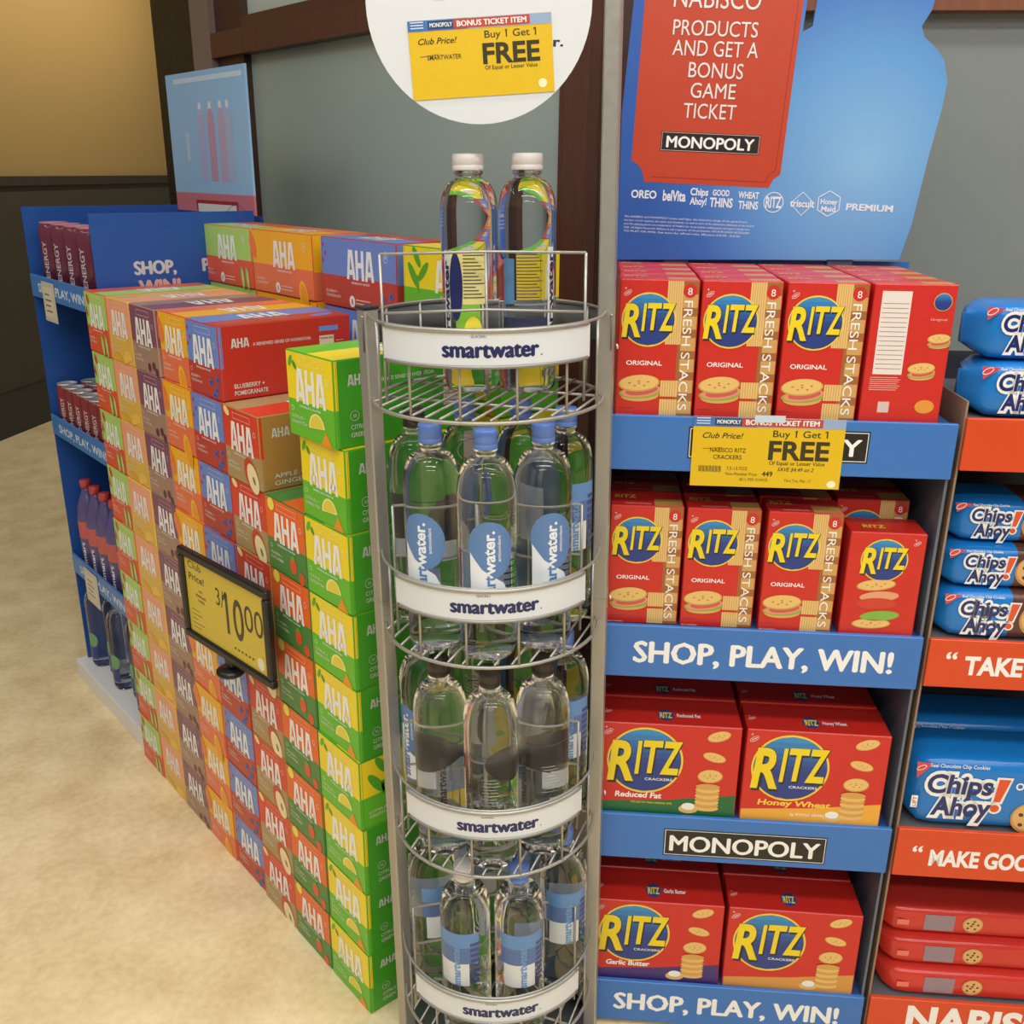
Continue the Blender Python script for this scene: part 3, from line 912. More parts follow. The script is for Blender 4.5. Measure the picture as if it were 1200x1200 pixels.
def label_art(kind, R):
    a = Art('label'); NV = (44, 54, 112); BL = (92, 128, 178); WT = (232, 236, 238)
    C = 2 * pi * R
    if kind == 'antioxidant':
        # blue drop over a white swoosh, word mark running up
        a.ell(.004, .146, .0305, .039, BL, 2, .15, 34)
        a.poly([(-.024, .060), (.027, .060), (.0275, .084), (.020, .100), (.006, .110), (-.008, .120), (-.024, .142)], WT, 3)
        a.text('water.', .0085, .1125, .0150, WT, 4, .060, 'l', bold=.03, rot=pi / 2); a.text('smart', .0085, .064, .0150, BL, 4, .0475, 'l', bold=.03, rot=pi / 2)
        a.text('antioxidant', .0165, .130, .0046, WT, 4, .036, 'l', bold=.01, rot=pi / 2)
        for k in range(8):      # facts panel on the back
            a.rect(.070, .045 + .009 * k, .112, .0475 + .009 * k, NV, 2)
        a.rect(-.104, .024, -.050, .088, (150, 176, 208), 2); a.rect(.066, .120, .114, .127, NV, 2)
    elif kind == 'alkaline':
        a.ell(.100, .082, .027, .036, (58, 54, 52), 2, 0, 30); a.rect(.085, .022, .112, .050, WT, 2)
        a.text('smartwater', -.034, .024, .0125, (58, 54, 52), 3, .086, 'l', bold=.03, rot=pi / 2); a.text('alkaline', -.0255, .070, .0045, (70, 66, 62), 3, .026, rot=pi / 2)
        a.rect(-.033, .1265, .033, .1282, (60, 62, 92), 2)
        for k in range(9):
            a.rect(-.010 + .002 * (k % 2), .050 + .0052 * k, .016 - .003 * (k % 3), .0508 + .0052 * k, (190, 190, 184), 2)
        a.rect(.002, .020, .030, .040, (214, 216, 212), 2)
    elif kind == 'plain':
        a.rect(-.036, .106, .036, .132, (96, 140, 190), 2); a.rect(-.036, .076, .036, .106, (84, 112, 160), 2); a.rect(-.030, .034, .020, .076, (214, 218, 216), 2)
        a.text('smartwater', .006, .034, .0125, (110, 150, 196), 4, .078, 'l', bold=.03, rot=pi / 2)
        for k in range(8):
            a.rect(.022, .038 + .010 * k, .036, .044 + .010 * k, (60, 72, 132), 3)
        a.rect(.086, .034, .118, .110, (170, 186, 206), 2)
    elif kind == 'sparse':
        a.rect(.029, .040, .0405, .190, (226, 228, 228), 1); a.text('smartwater', .0395, .046, .0100, (40, 36, 72), 3, .138, 'l', bold=.03, rot=pi / 2)
        for k in range(15):
            a.rect(-.016, .122 + .0042 * k, .020 - .004 * (k % 3), .1234 + .0042 * k, (70, 76, 96), 2)
        a.rect(-.036, .118, -.018, .176, (86, 130, 170), 1); a.rect(-.018, .116, .029, .119, (120, 130, 140), 1); a.rect(-.036, .066, .029, .100, (50, 54, 84), 1); a.rect(-.036, .100, -.032, .118, (86, 130, 170), 1)
    elif kind == 'lime':
        a.rect(-.040, .030, -.0285, .186, (206, 212, 214), 1); a.text('smartwater', -.0298, .036, .0100, (40, 36, 72), 3, .138, 'l', bold=.03, rot=pi / 2)
        a.ell(-.019, .140, .010, .044, (36, 42, 96), 2, 0, 26); a.rect(-.0285, .118, .024, .186, (226, 214, 140), 1)
        for k in range(13):
            a.rect(-.008, .126 + .0045 * k, .020 - .004 * (k % 4), .1274 + .0045 * k, (90, 84, 60), 3)
        a.rect(-.020, .050, .014, .118, (128, 186, 60), 1); a.ell(.004, .082, .012, .020, (236, 220, 70), 3, 0, 20); a.ell(-.015, .060, .008, .012, (236, 150, 60), 2, 0, 16)
    elif kind == 'seltzer':
        a.ell(.0, .100, .022, .026, (110, 160, 110), 2, 0, 24); a.rect(-.016, .030, .018, .080, (50, 60, 120), 2); a.rect(-.030, .030, -.018, .092, (210, 214, 212), 2); a.rect(-.020, .030, .002, .036, (210, 214, 212), 1); a.rect(-.004, .070, .004, .090, (110, 160, 110), 1)
        a.text('Smart', -.020, .032, .010, WT, 3, .05, 'l', bold=.02, rot=pi / 2)
    return a


BOT = {}


def bottle_proto(kind, capc, big=False):
    key = (kind, capc, big)
    if key in BOT:
        return BOT[key]
    R = .0384
    rn, zd, zn = (.0165, .228, .273) if big else (.0128, .226, .273)
    b = MB(); b.lathe(bottle_profile(R, zd, zn, rn), CLR, 40, lambda i, k: (.035 * cos(k * 2 * pi / 8) if i in (2, 3, 4) else 0)); body = b.mesh('bottle_body')
    b = MB(); cr_ = .0204 if big else .0152; z0 = .2845; z1 = .3050 if big else .3095
    cm = mat('plastic', capc)
    b.lathe([(0, z0), (cr_ * .98, z0), (cr_, z0 + .001), (cr_, z0 + .006), (cr_ * .97, z0 + .0065), (cr_, z0 + .007), (cr_, z1 - .002), (cr_ * .93, z1), (0, z1)], cm, 48, lambda i, k: (.018 if (k % 2 and 1 <= i <= 6) else 0))
    cap = b.mesh('bottle_cap')
    b = MB(); b.wrap(label_art(kind, R), R, {'antioxidant': .013, 'alkaline': .062, 'plain': .078}.get(kind, .0), 0, .006); lab = b.mesh('bottle_label')
    BOT[key] = (body, cap, lab)
    return BOT[key]


def bottle(kind, capc, label, x, y, z, rz, big=False, place=at_rack, sc=1.0, group='water bottles on the wire rack'):
    p = place(x, y, z)
    e = (RM @ Matrix.Rotation(rz, 4, 'Z')).to_euler() if place is at_rack else (0, 0, rz)
    r_ = thing('water_bottle', label, 'bottle', p, e, group)
    if sc != 1.0:
        r_.scale = (sc, sc, sc)
    for nm, me in zip(('bottle_body', 'bottle_cap', 'bottle_label'), bottle_proto(kind, capc, big)):
        mkobj(nm, me, r_)
    return r_


BLUE_C = (98, 132, 205); BLACK_C = (44, 38, 34); WHITE_C = (222, 216, 212)
SZ = .0056
z = SHELF[0] + SZ
bottle('lime', WHITE_C, 'clear water bottle with white cap on the open top tier, left one', -.0225, .034, z, 0, True)
bottle('sparse', WHITE_C, 'clear water bottle with white cap on the open top tier, right one', .0535, .030, z, 0, True)
F3 = ((-.0745, -.0795), (-.0015, -.1115), (.0725, -.0795)); SIDE = ((-.104, .006), (.106, .004)); BACK = ((-.036, .054), (.044, .052))
z = SHELF[1] + SZ
for (x, y), w, rz in zip(F3, ('left', 'middle', 'right'), (-.42, .05, .22)):
    bottle('antioxidant', BLUE_C, 'blue capped bottle with blue drop label, %s of the second tier front' % w, x, y, z, rz)
bottle('alkaline', BLACK_C, 'black capped bottle at the left side of the second tier', SIDE[0][0], SIDE[0][1], z, 1.0)
bottle('plain', BLUE_C, 'blue capped bottle at the right side of the second tier', SIDE[1][0], SIDE[1][1], z, .3)
for (x, y), w in zip(BACK, ('left', 'right')):
    bottle('antioxidant', BLUE_C, 'blue capped bottle in the middle row of the second tier, %s one' % w, x, y, z, 2.2)
z = SHELF[2] + SZ
for (x, y), w, rz in zip(F3, ('left', 'middle', 'right'), (1.1, -.05, .2)):
    bottle('alkaline', BLACK_C, 'black capped clear bottle, %s of the third tier front' % w, x, y, z, rz)
bottle('antioxidant', BLUE_C, 'bottle at the left side of the third tier', SIDE[0][0], SIDE[0][1], z, -.9)
bottle('plain', BLUE_C, 'bottle at the right side of the third tier', SIDE[1][0], SIDE[1][1], z, .2)
for (x, y), w in zip(BACK, ('left', 'right')):
    bottle('alkaline', BLACK_C, 'black capped bottle in the middle row of the third tier, %s one' % w, x, y, z, 2.4)
z = SHELF[3] + SZ
bottle('plain', WHITE_C, 'white capped bottle at the fourth tier front', -.046, -.097, z, -.35)
bottle('plain', BLUE_C, 'blue capped bottle at the fourth tier front, right of the white capped one', .037, -.101, z, .12)
bottle('plain', BLUE_C, 'bottle at the left side of the fourth tier', -.106, .002, z, .6)
bottle('plain', BLUE_C, 'bottle at the right side of the fourth tier', .108, -.012, z, .15)
for (x, y), w in zip(BACK, ('left', 'right')):
    bottle('plain', BLUE_C, 'bottle in the middle row of the fourth tier, %s one' % w, x, y, z, 2.6)

# ------------------------------------------------------------------ cracker display
DO = P(.12, 1.35, 0)
DM = Matrix.Translation(DO) @ Matrix.Rotation(DA, 4, 'Z')


def at_disp(x, y, z):
    return DM @ Vector((x, y, z))


DRZ = (0, 0, DA)
disp = thing('cracker_display', 'blue cardboard shelf display of red cracker boxes under a large sign', 'display stand', DO, DRZ)
DB = (58, 116, 190)
BLUEC = mat('card', DB); DEEP = mat('matte', (44, 80, 140))
X0, X1, DEPTH = .022, .492, .303
LIPS = [(1.029, 1.109, 'MONO'), (.696, .783, 'SHOP'), (.358, .443, 'MONO'), (.010, .097, 'SHOP')]
WORD = {'MONO': None, 'SHOP': None}


def lip_art(kind, tier):
    a = Art('card')
    if kind == 'MONO':
        x0, x1, y0, y1 = (.107, .357, .020, .066) if tier == 0 else (.113, .375, .010, .062)
        a.rect(x0, y0, x1, y1, (30, 28, 26), 1); a.frame(x0 + .002, y0 + .002, x1 - .002, y1 - .002, .001, WHITE, 2)
        a.fat('MONOPOLY', (x0 + x1) / 2, y0 + .010, y1 - y0 - .021, WHITE, 2, x1 - x0 - .022, 'c', .04)
    else:
        a.fat('SHOP, PLAY, WIN!', .048, .026, .037, WHITE, 1, .385, 'l', .05)
    return a


for ti, (z0, z1, kind) in enumerate(LIPS):
    b = MB(); b.box(X0, X1, .004, DEPTH, z1 - .008, z1 - .004, DEEP); sh = b.obj('shelf', disp)
    b = MB(); b.cbox(X0 - .004, X1 + .004, -.004, .004, z0, z1, BLUEC, .001); b.art(lip_art(kind, ti), (X0, -.004, z0), (1, 0, 0), (0, 0, 1)); b.obj('front_lip', sh)
for x in (X0 - .004, X1):
    b = MB(); b.box(x, x + .004, .004, DEPTH, 0, 1.10, mat('card', (96, 104, 118)) if x > .1 else BLUEC); b.obj('side_panel', disp)
b = MB(); b.box(X0, X1, DEPTH, DEPTH + .005, 0, 1.30, BLUEC); b.obj('back_panel', disp)

RED = (206, 42, 32); RED2 = (176, 32, 26); TAN = (222, 178, 104); TAN2 = (196, 146, 76); TAN3 = (238, 206, 140)


def disc(a, x, y, r, word=True, ly=4):
    NB = (38, 60, 132); LB = (54, 150, 206)
    a.ell(x, y, r, r, (240, 206, 60), ly, 0, 40)
    n = 11; rr = r * .945
    for i in range(n):
        y0 = -rr + 2 * rr * i / n; y1 = -rr + 2 * rr * (i + 1) / n
        t = max(0, min(1, (i - 4.5) / 6)); c = tuple(int(NB[q] + (LB[q] - NB[q]) * t) for q in range(3))
        pts = []
        for k in range(5):
            yy = y0 + (y1 - y0) * k / 4; pts.append((sqrt(max(0, rr * rr - yy * yy)), yy))
        pts = pts + [(-p, q) for p, q in reversed(pts)]
        a.poly([(x + p, y + q) for p, q in pts], c, ly + 1)
    if word:
        for dx, dy, c, l, bo in ((.03 * r, -.03 * r, (40, 36, 40), ly + 2, .055), (0, 0, (240, 212, 34), ly + 3, .03)):
            # each capital a little lower than the one before, the first the largest
            for ch, px, py, hh, ww in (('R', -.98, -.60, 1.24, .70), ('I', -.26, -.38, 1.02, .17), ('T', -.06, -.34, 1.00, .52), ('Z', .40, -.36, 1.02, .56)):
                a.text(ch, x + px * r + dx, y + py * r + dy, hh * r * .98, c, l, ww * r, 'l', bold=bo, shear=.14)


def biscuit(a, x, y, rx, ry, rot=0, ly=4):
    a.ell(x, y, rx, ry, (206, 158, 80), ly, rot, 26); a.ell(x, y + .06 * ry, rx * .93, ry * .9, (232, 190, 112), ly + 1, rot, 24)
    for px, py in ((-.45, .1), (0, .25), (.45, .1), (-.2, -.25), (.25, -.3), (0, -.02)):
        q = px * rx; w = py * ry
        a.ell(x + q * cos(rot) - w * sin(rot), y + q * sin(rot) + w * cos(rot), rx * .07, ry * .08, (176, 126, 60), ly + 2, rot, 8)


def ridges(a, x0, y0, x1, y1, n, ly=2):
    a.rect(x0, y0, x1, y1, TAN, ly)
    for k in range(n):
        xx = x0 + (x1 - x0) * (k + .25) / n
        a.rect(xx, y0, xx + (x1 - x0) * .28 / n, y1, TAN3, ly + 1); a.rect(xx + (x1 - x0) * .55 / n, y0, xx + (x1 - x0) * .66 / n, y1, TAN2, ly + 1)


def maker_mark(a, x, y, k, ly=3):
    a.ring(x, y, k, k * .5, k * .09, (240, 226, 220), ly, .6, 20); a.line(x - .5 * k, y - .3 * k, x + .5 * k, y + .3 * k, k * .28, (226, 190, 180), ly)
    a.line(x - .5 * k, y + .75 * k, x - .5 * k, y + 1.25 * k, k * .09, (240, 226, 220), ly); a.line(x - .75 * k, y + 1.05 * k, x - .25 * k, y + 1.05 * k, k * .09, (240, 226, 220), ly)


def sandwich(a, x, y, k):
    a.ell(x + .02 * k, y - .30 * k, .92 * k, .30 * k, (216, 172, 92), 4, .05, 26); a.ell(x, y - .18 * k, 1.0 * k, .28 * k, (150, 170, 70), 5, .05, 22)
    a.ell(x + .06 * k, y - .08 * k, .95 * k, .30 * k, (226, 150, 110), 6, .15, 22); a.ell(x + .10 * k, y - .06 * k, .78 * k, .22 * k, (206, 92, 84), 7, .15, 22)
    biscuit(a, x - .05 * k, y + .30 * k, 1.0 * k, .42 * k, .08, 8)


def fresh_front(W, H):
    a = Art()
    a.rect(.76 * W, .0015, W - .0015, H - .0015, (160, 100, 50), 1)
    ridges(a, .60 * W, .54 * H, .80 * W, H - .0015, 7); ridges(a, .575 * W, .155 * H, .80 * W, .275 * H, 7); ridges(a, .575 * W, .0015, .80 * W, .135 * H, 7)
    for k in range(6):
        a.rect(.80 * W, (.03 + .155 * k) * H, W - .0015, (.125 + .155 * k) * H, (206, 158, 90), 2)
    disc(a, .380 * W, .715 * H, .345 * W)
    maker_mark(a, .10 * W, .905 * H, .055 * W)
    a.text('ORIGINAL', .12 * W, .385 * H, .034 * H, WHITE, 3, .46 * W, bold=.015)
    sandwich(a, .310 * W, .205 * H, .268 * W)
    a.ell(.88 * W, .925 * H, .085 * W, .05 * H, RED, 4, 0, 24); a.text('8', .88 * W, .897 * H, .052 * H, WHITE, 5, al='c')
    a.text('FRESH STACKS', .815 * W, .855 * H, .115 * W, WHITE, 4, .80 * H, 'l', rot=-pi / 2, bold=.0)
    a.rect(.04 * W, .062 * H, .22 * W, .066 * H, (150, 30, 24), 2); a.text('PER 5 CRACKERS', .02 * W, .008 * H, .010 * H, WHITE, 3, .22 * W)
    return a


def fresh_top(W, D):
    a = Art(); a.rect(.60 * W, .002, .98 * W, .5 * D, TAN2, 1); a.text('ORIGINAL', .2 * W, .12 * D, .08 * D, (232, 200, 190), 2, .36 * W)
    a.text('RITZ', .06 * W, .55 * D, .22 * D, (226, 190, 60), 2, .30 * W, bold=.03)
    return a


def stacked_front(W, H):
    a = Art(); disc(a, .48 * W, .74 * H, .31 * W); maker_mark(a, .88 * W, .91 * H, .05 * W)
    biscuit(a, .42 * W, .50 * H, .26 * W, .055 * H, .12); a.ell(.48 * W, .39 * H, .26 * W, .05 * H, (228, 160, 120), 4, .1); a.ell(.45 * W, .32 * H, .27 * W, .055 * H, (206, 64, 44), 5, .05)
    a.ell(.52 * W, .20 * H, .26 * W, .05 * H, (130, 180, 70), 5, .1); biscuit(a, .42 * W, .12 * H, .26 * W, .05 * H, .05)
    return a


def facts_face(W, H):
    a = Art(); a.rect(.10 * W, .36 * H, .46 * W, .95 * H, (232, 222, 214), 1)
    for k in range(15):
        a.rect(.12 * W, (.40 + .033 * k) * H, .44 * W, (.404 + .033 * k) * H, (150, 110, 104), 2)
    for k in range(7):
        a.rect(.08 * W, (.245 + .015 * k) * H, (.42 + .02 * (k % 3)) * W, (.250 + .015 * k) * H, (226, 170, 160), 1)
    disc(a, .84 * W, .88 * H, .11 * W, False)
    a.text('Original', .72 * W, .75 * H, .016 * H, (236, 190, 180), 2, .2 * W)
    sandwich(a, .86 * W, .60 * H, .14 * W); sandwich(a, .70 * W, .38 * H, .17 * W); a.ell(.80 * W, .13 * H, .12 * W, .05 * H, (226, 150, 60), 2)
    a.rect(.22 * W, .08 * H, .36 * W, .16 * H, (214, 190, 184), 1)
    return a


WIDE = {'reduced': ('Reduced Fat', (30, 104, 56), WHITE), 'honey': ('Honey Wheat', (238, 170, 60), (246, 206, 80)), 'garlic': ('Garlic Butter', (66, 44, 110), WHITE), 'plainwide': (None, (214, 150, 70), WHITE)}


def wide_front(kind, W, H):
    t, band, tc = WIDE[kind]; a = Art()
    a.poly([(.0015, .0015), (W - .0015, .0015), (W - .0015, .26 * H), (.5 * W, .17 * H), (.0015, .12 * H)], band, 1)
    disc(a, .325 * W, .60 * H, .275 * W)
    a.text('CRACKERS', .33 * W, .385 * H, .028 * H, WHITE, 8, .20 * W, bold=.01); maker_mark(a, .055 * W, .90 * H, .036 * W)
    if t:
        a.text(t, .12 * W, .185 * H, .062 * H, tc, 6, (.34 if kind != 'honey' else .52) * W, bold=.03, shear=.1)
    if kind == 'reduced':
        a.text('50% LESS FAT THAN ORIGINAL RITZ', .24 * W, .12 * H, .022 * H, (226, 214, 60), 4, .30 * W, bold=.01)
    if kind == 'honey':
        a.text('5g WHOLE GRAIN', .36 * W, .08 * H, .03 * H, (252, 244, 226), 4, .24 * W, bold=.01)
    biscuit(a, .84 * W, .90 * H, .085 * W, .055 * H, .3); biscuit(a, .82 * W, .67 * H, .085 * W, .05 * H, -.25); biscuit(a, .80 * W, .46 * H, .09 * W, .075 * H, .05)
    for k in range(8):
        a.ell(.79 * W, (.10 + .035 * k) * H, .088 * W, .035 * H, (214, 160, 80) if k % 2 else (232, 186, 108), 4 + k, 0, 22)
    a.ell(.66 * W, .08 * H, .07 * W, .05 * H, (226, 186, 110), 3, 0, 20); a.ell(.66 * W, .11 * H, .05 * W, .04 * H, (240, 238, 228), 4, 0, 18)
    return a


def wide_top(kind, W, D):
    t, band, tc = WIDE[kind]; a = Art(); x = .42 * W
    a.text('RITZ', x, .25 * D, .20 * D, (240, 208, 60), 3, .09 * W, bold=.04); a.ell(x + .045 * W, .35 * D, .06 * W, .20 * D, (44, 72, 140), 2)
    if t:
        a.text(t, x + .125 * W, .30 * D, .12 * D, WHITE, 3, .17 * W, bold=.02)
    maker_mark(a, .05 * W, .4 * D, .03 * W); a.rect(.0015, .92 * D, W - .0015, .94 * D, RED2, 1)
    return a


CRK = {}


def cracker_mesh(kind):
    if kind not in CRK:
        b = MB(); rm = mat('card', RED)
        if kind in WIDE:
            W, D, H = .2215, .082, .168; fr = wide_front(kind, W, H); tp = wide_top(kind, W, D)
        elif kind == 'stacked':
            W, D, H = .108, .066, .164; fr = stacked_front(W, H); tp = Art().text('RITZ', .2 * W, .3 * D, .2 * D, (230, 200, 60), 2, .3 * W, bold=.04)
        elif kind == 'facts':
            W, D, H = .108, .066, .190; fr = facts_face(W, H); tp = fresh_top(W, D)
        else:
            W, D, H = .1075, .066, .190; fr = fresh_front(W, H); tp = fresh_top(W, D)
        b.cbox(0, W, 0, D, 0, H, rm, .0014)
        b.art(fr, (0, 0, 0), (1, 0, 0), (0, 0, 1), .00012); b.art(tp, (0, 0, H), (1, 0, 0), (0, 1, 0))
        b.art(Art().rect(.1 * D, .15 * H, .7 * D, .8 * H, (232, 222, 214)), (W, 0, 0), (0, 1, 0), (0, 0, 1))
        CRK[kind] = (b.mesh('cracker_box'), W, D, H)
    return CRK[kind]


def cracker(kind, x, y, z, label, rz=0.0, tier=''):
    me = cracker_mesh(kind)[0]
    o = mkobj('cracker_box', me, None, at_disp(x, y, z), (0, 0, DA + rz))
    tag(o, label, 'cracker box', 'cracker boxes on the blue display')


PLACE = ('leftmost', 'second from left', 'third from left', 'rightmost')
DEEPW = ('second row back', 'third row back', 'fourth row back')
z = LIPS[0][1] - .0035
for i, x in enumerate((.024, .135, .2485, .362)):
    k = 'fresh' if i < 3 else 'facts'
    cracker(k, x, .006, z, ('tall red cracker box, top tier front, %s' % PLACE[i]) if i < 3 else 'red cracker box showing its white nutrition panel, top tier right end', (0, .0, -.01, .0)[i])
    for d in range(3):
        cracker('fresh', (.026, .137, .248, .361)[i], .006 + .0685 * (d + 1), z, 'tall red cracker box, top tier %s, %s' % (DEEPW[d], PLACE[i]))
z = LIPS[1][1] - .0035
for i, x in enumerate((.025, .137, .2535, .373)):
    cracker('fresh' if i < 3 else 'stacked', x, (.012, .010, .007, .006)[i], z, ('tall red cracker box, second tier front, %s' % PLACE[i]) if i < 3 else 'shorter red cracker box with a sandwich picture, second tier right end', (0, 0, -.015, -.02)[i])
    for d in range(2):
        cracker('fresh', (.026, .137, .252, .368)[i], .082 + .0695 * d, z, 'tall red cracker box, second tier %s, %s' % (DEEPW[d], PLACE[i]))
for ti, kinds, nm in ((2, ('reduced', 'honey'), 'third'), (3, ('garlic', 'plainwide'), 'lowest')):
    z = LIPS[ti][1] - .0035
    for i, x in enumerate((.0255, .2545)):
        what = {'reduced': 'wide red cracker box with a green corner band', 'honey': 'wide red cracker box with honey coloured lower band',
                'garlic': 'wide red cracker box with a purple lower band', 'plainwide': 'wide red cracker box with a tan lower band'}[kinds[i]]
        for d in range(3):
            lab = '%s, %s tier front' % (what, nm) if d == 0 else '%s, %s tier %s' % (what, nm, DEEPW[d - 1])
            cracker(kinds[i], x, .006 + .0845 * d, z, lab, (0, -.01)[i] if d == 0 else 0)

# the sign standing at the back of the display
SY = .284
SIGN_PTS = [(.024, 1.298), (.470, 1.305), (.482, 1.36), (.492, 1.45), (.503, 1.53), (.505, 1.565), (.496, 1.594), (.480, 1.612), (.463, 1.625), (.457, 1.640), (.468, 1.660),
            (.474, 1.69), (.468, 1.74), (.44, 1.79), (.39, 1.82), (.34, 1.80), (.308, 1.75), (.302, 1.68), (.299, 1.640), (.285, 1.632), (.288, 1.68), (.290, 1.93), (.045, 1.93), (.033, 1.68), (.022, 1.522), (.023, 1.41)]
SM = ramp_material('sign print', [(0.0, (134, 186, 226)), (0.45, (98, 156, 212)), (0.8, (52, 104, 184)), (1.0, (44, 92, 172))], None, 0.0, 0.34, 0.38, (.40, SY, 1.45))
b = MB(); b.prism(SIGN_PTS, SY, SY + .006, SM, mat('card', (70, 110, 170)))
a = Art()
TR = (190, 66, 36)
TL = radians(-2)
RED_PTS = [(.062, 1.418), (.256, 1.411), (.262, 1.424), (.272, 1.431), (.283, 1.70), (.285, 1.90), (.060, 1.91), (.050, 1.70), (.040, 1.450), (.050, 1.444), (.057, 1.436)]
a.poly(RED_PTS, TR, 1)
for p, q in zip([(.072, 1.426), (.250, 1.4195), (.255, 1.431), (.264, 1.438)], [(.250, 1.4195), (.255, 1.431), (.264, 1.438), (.276, 1.70)]):
    a.line(p[0], p[1], q[0], q[1], .0008, (150, 40, 30), 2)
for t, xc, y, h, w in (('BUY', .162, 1.745, .028, .075), ('NABISCO', .163, 1.664, .028, .128), ('PRODUCTS', .163, 1.6265, .022, .126), ('AND GET A', .165, 1.5985, .0225, .128), ('BONUS', .168, 1.5685, .0225, .082), ('GAME', .166, 1.5400, .0225, .068), ('TICKET', .163, 1.5110, .0225, .080)):
    xc -= .007; a.text(t, xc + .0006, y - .0006, h, (120, 36, 26), 2, w, 'c', rot=TL); a.text(t, xc, y, h, (232, 226, 220), 3, w, 'c', rot=TL)
sub = Art(); sub.rect(0, 0, .152, .0285, (36, 28, 26), 2); sub.frame(.001, .001, .151, .0275, .0006, (214, 200, 190), 3); sub.fat('MONOPOLY', .076, .0058, .0172, WHITE, 3, .134, 'c', .04)
a.put(sub, .084, 1.4645, 1, TL)
LG = (226, 234, 242)
yb = 1.3915
for t, x, w, h, dy in (('OREO', .042, .040, .012, .003), ('belVita', .092, .036, .016, .001), ('Chips', .135, .028, .011, .011), ('Ahoy!', .135, .026, .011, -.003), ('GOOD', .170, .026, .009, .012), ('THINS', .166, .036, .014, -.005), ('WHEAT', .210, .032, .010, .010), ('THINS', .211, .031, .012, -.006),
                       ('triscuit', .291, .038, .011, .001), ('Honey', .338, .026, .008, .007), ('Maid', .340, .022, .008, -.004), ('PREMIUM', .378, .072, .010, .000)):
    a.text(t, x, yb + dy - (x - .042) * .035, h, LG, 2, w, 'l', bold=.03, rot=TL)
cx_, cy_ = .2655, yb - .002
a.ring(cx_, cy_, .0155, .0155, .0014, LG, 2); a.text('RITZ', cx_, cy_ - .008, .017, LG, 3, .024, 'c', bold=.03)
for k in range(4):
    p = [(.310, yb + .014), (.328, yb - .003), (.310, yb - .021), (.292, yb - .003)]
for i in range(4):
    q0, q1 = p[i], p[(i + 1) % 4]; a.line(q0[0], q0[1], q1[0], q1[1], .001, LG, 1)
hx = [(.351 + .019 * cos(pi / 6 + pi / 3 * k), yb - .003 + .019 * sin(pi / 6 + pi / 3 * k)) for k in range(6)]
for i in range(6):
    a.line(hx[i][0], hx[i][1], hx[(i + 1) % 6][0], hx[(i + 1) % 6][1], .0014, LG, 2)
FINE = ['The HASBRO and MONOPOLY names and logos, the distinctive design of the game board,', 'the four corner squares, the name and character, as well as each of the distinctive elements of the board',
        'and the playing pieces are trademarks of Hasbro for its property trading game and game equipment.', 'USA. All Rights Reserved. Nabisco is not a sponsor of this promotion. NO PURCHASE NECESSARY', 'TO PLAY OR WIN. See store for official rules. Effective 2/5/20 - 5/5/20']
for k, t in enumerate(FINE):
    a.text(t, .033, 1.3645 - .0056 * k, .0030, LG, 2, (.195, .205, .2, .2, .185)[k], rot=TL)
b.art(a, (0, SY, 0), (1, 0, 0), (0, 0, 1)); b.obj('header_sign', disp)
b = MB(); b.cbox(.10, .14, SY + .006, SY + .012, 1.10, 1.45, mat('card', (90, 100, 120)), .001); b.cbox(.36, .40, SY + .006, SY + .012, 1.10, 1.45, mat('card', (90, 100, 120)), .001); b.obj('sign_strut', disp)

W_, H_ = .209, .101
a = offer_art(W_, H_, ['NABISCO RITZ', 'CRACKERS']); TK = (52, 44, 24)
for k in range(22):
    a.rect((.05 + .0072 * k) * W_, .21 * H_, (.05 + .0072 * k + (.004 if k % 3 else .002)) * W_, .30 * H_, TK, 1)
a.text('SAVE $4.49 on 2', .58 * W_, .245 * H_, .028 * W_, TK, 1, .24 * W_, bold=.006, shear=.25); a.text('7.5-13.7OZ', .24 * W_, .245 * H_, .024 * W_, TK, 1, .14 * W_)
a.text('Non-Member Price', .235 * W_, .165 * H_, .024 * W_, TK, 1, .21 * W_); a.text('449', .48 * W_, .165 * H_, .036 * W_, TK, 1, .07 * W_, bold=.02)
a.text('38.1c PER OUNCE', .33 * W_, .09 * H_, .021 * W_, TK, 1, .19 * W_); a.text('Thru Tue. Mar. 17', .63 * W_, .09 * H_, .021 * W_, TK, 1, .18 * W_)
a.ell(.945 * W_, .07 * H_, .03 * W_, .026 * W_, (248, 240, 190), 1)
M_ = DM @ Matrix.Translation((.135, -.0065, 1.0095)) @ Matrix.Rotation(radians(-.2), 4, 'Y')
tg = price_tag('price_tag', 'yellow buy one get one price card hanging on the top blue shelf lip', W_, H_, a, M_.to_translation(), M_.to_euler())
b = MB(); b.box(.40 * W_, .60 * W_, -.0012, -.0004, H_ - .006, H_ + .004, mat('plastic', (200, 214, 226))); b.obj('tag_clip', tg)

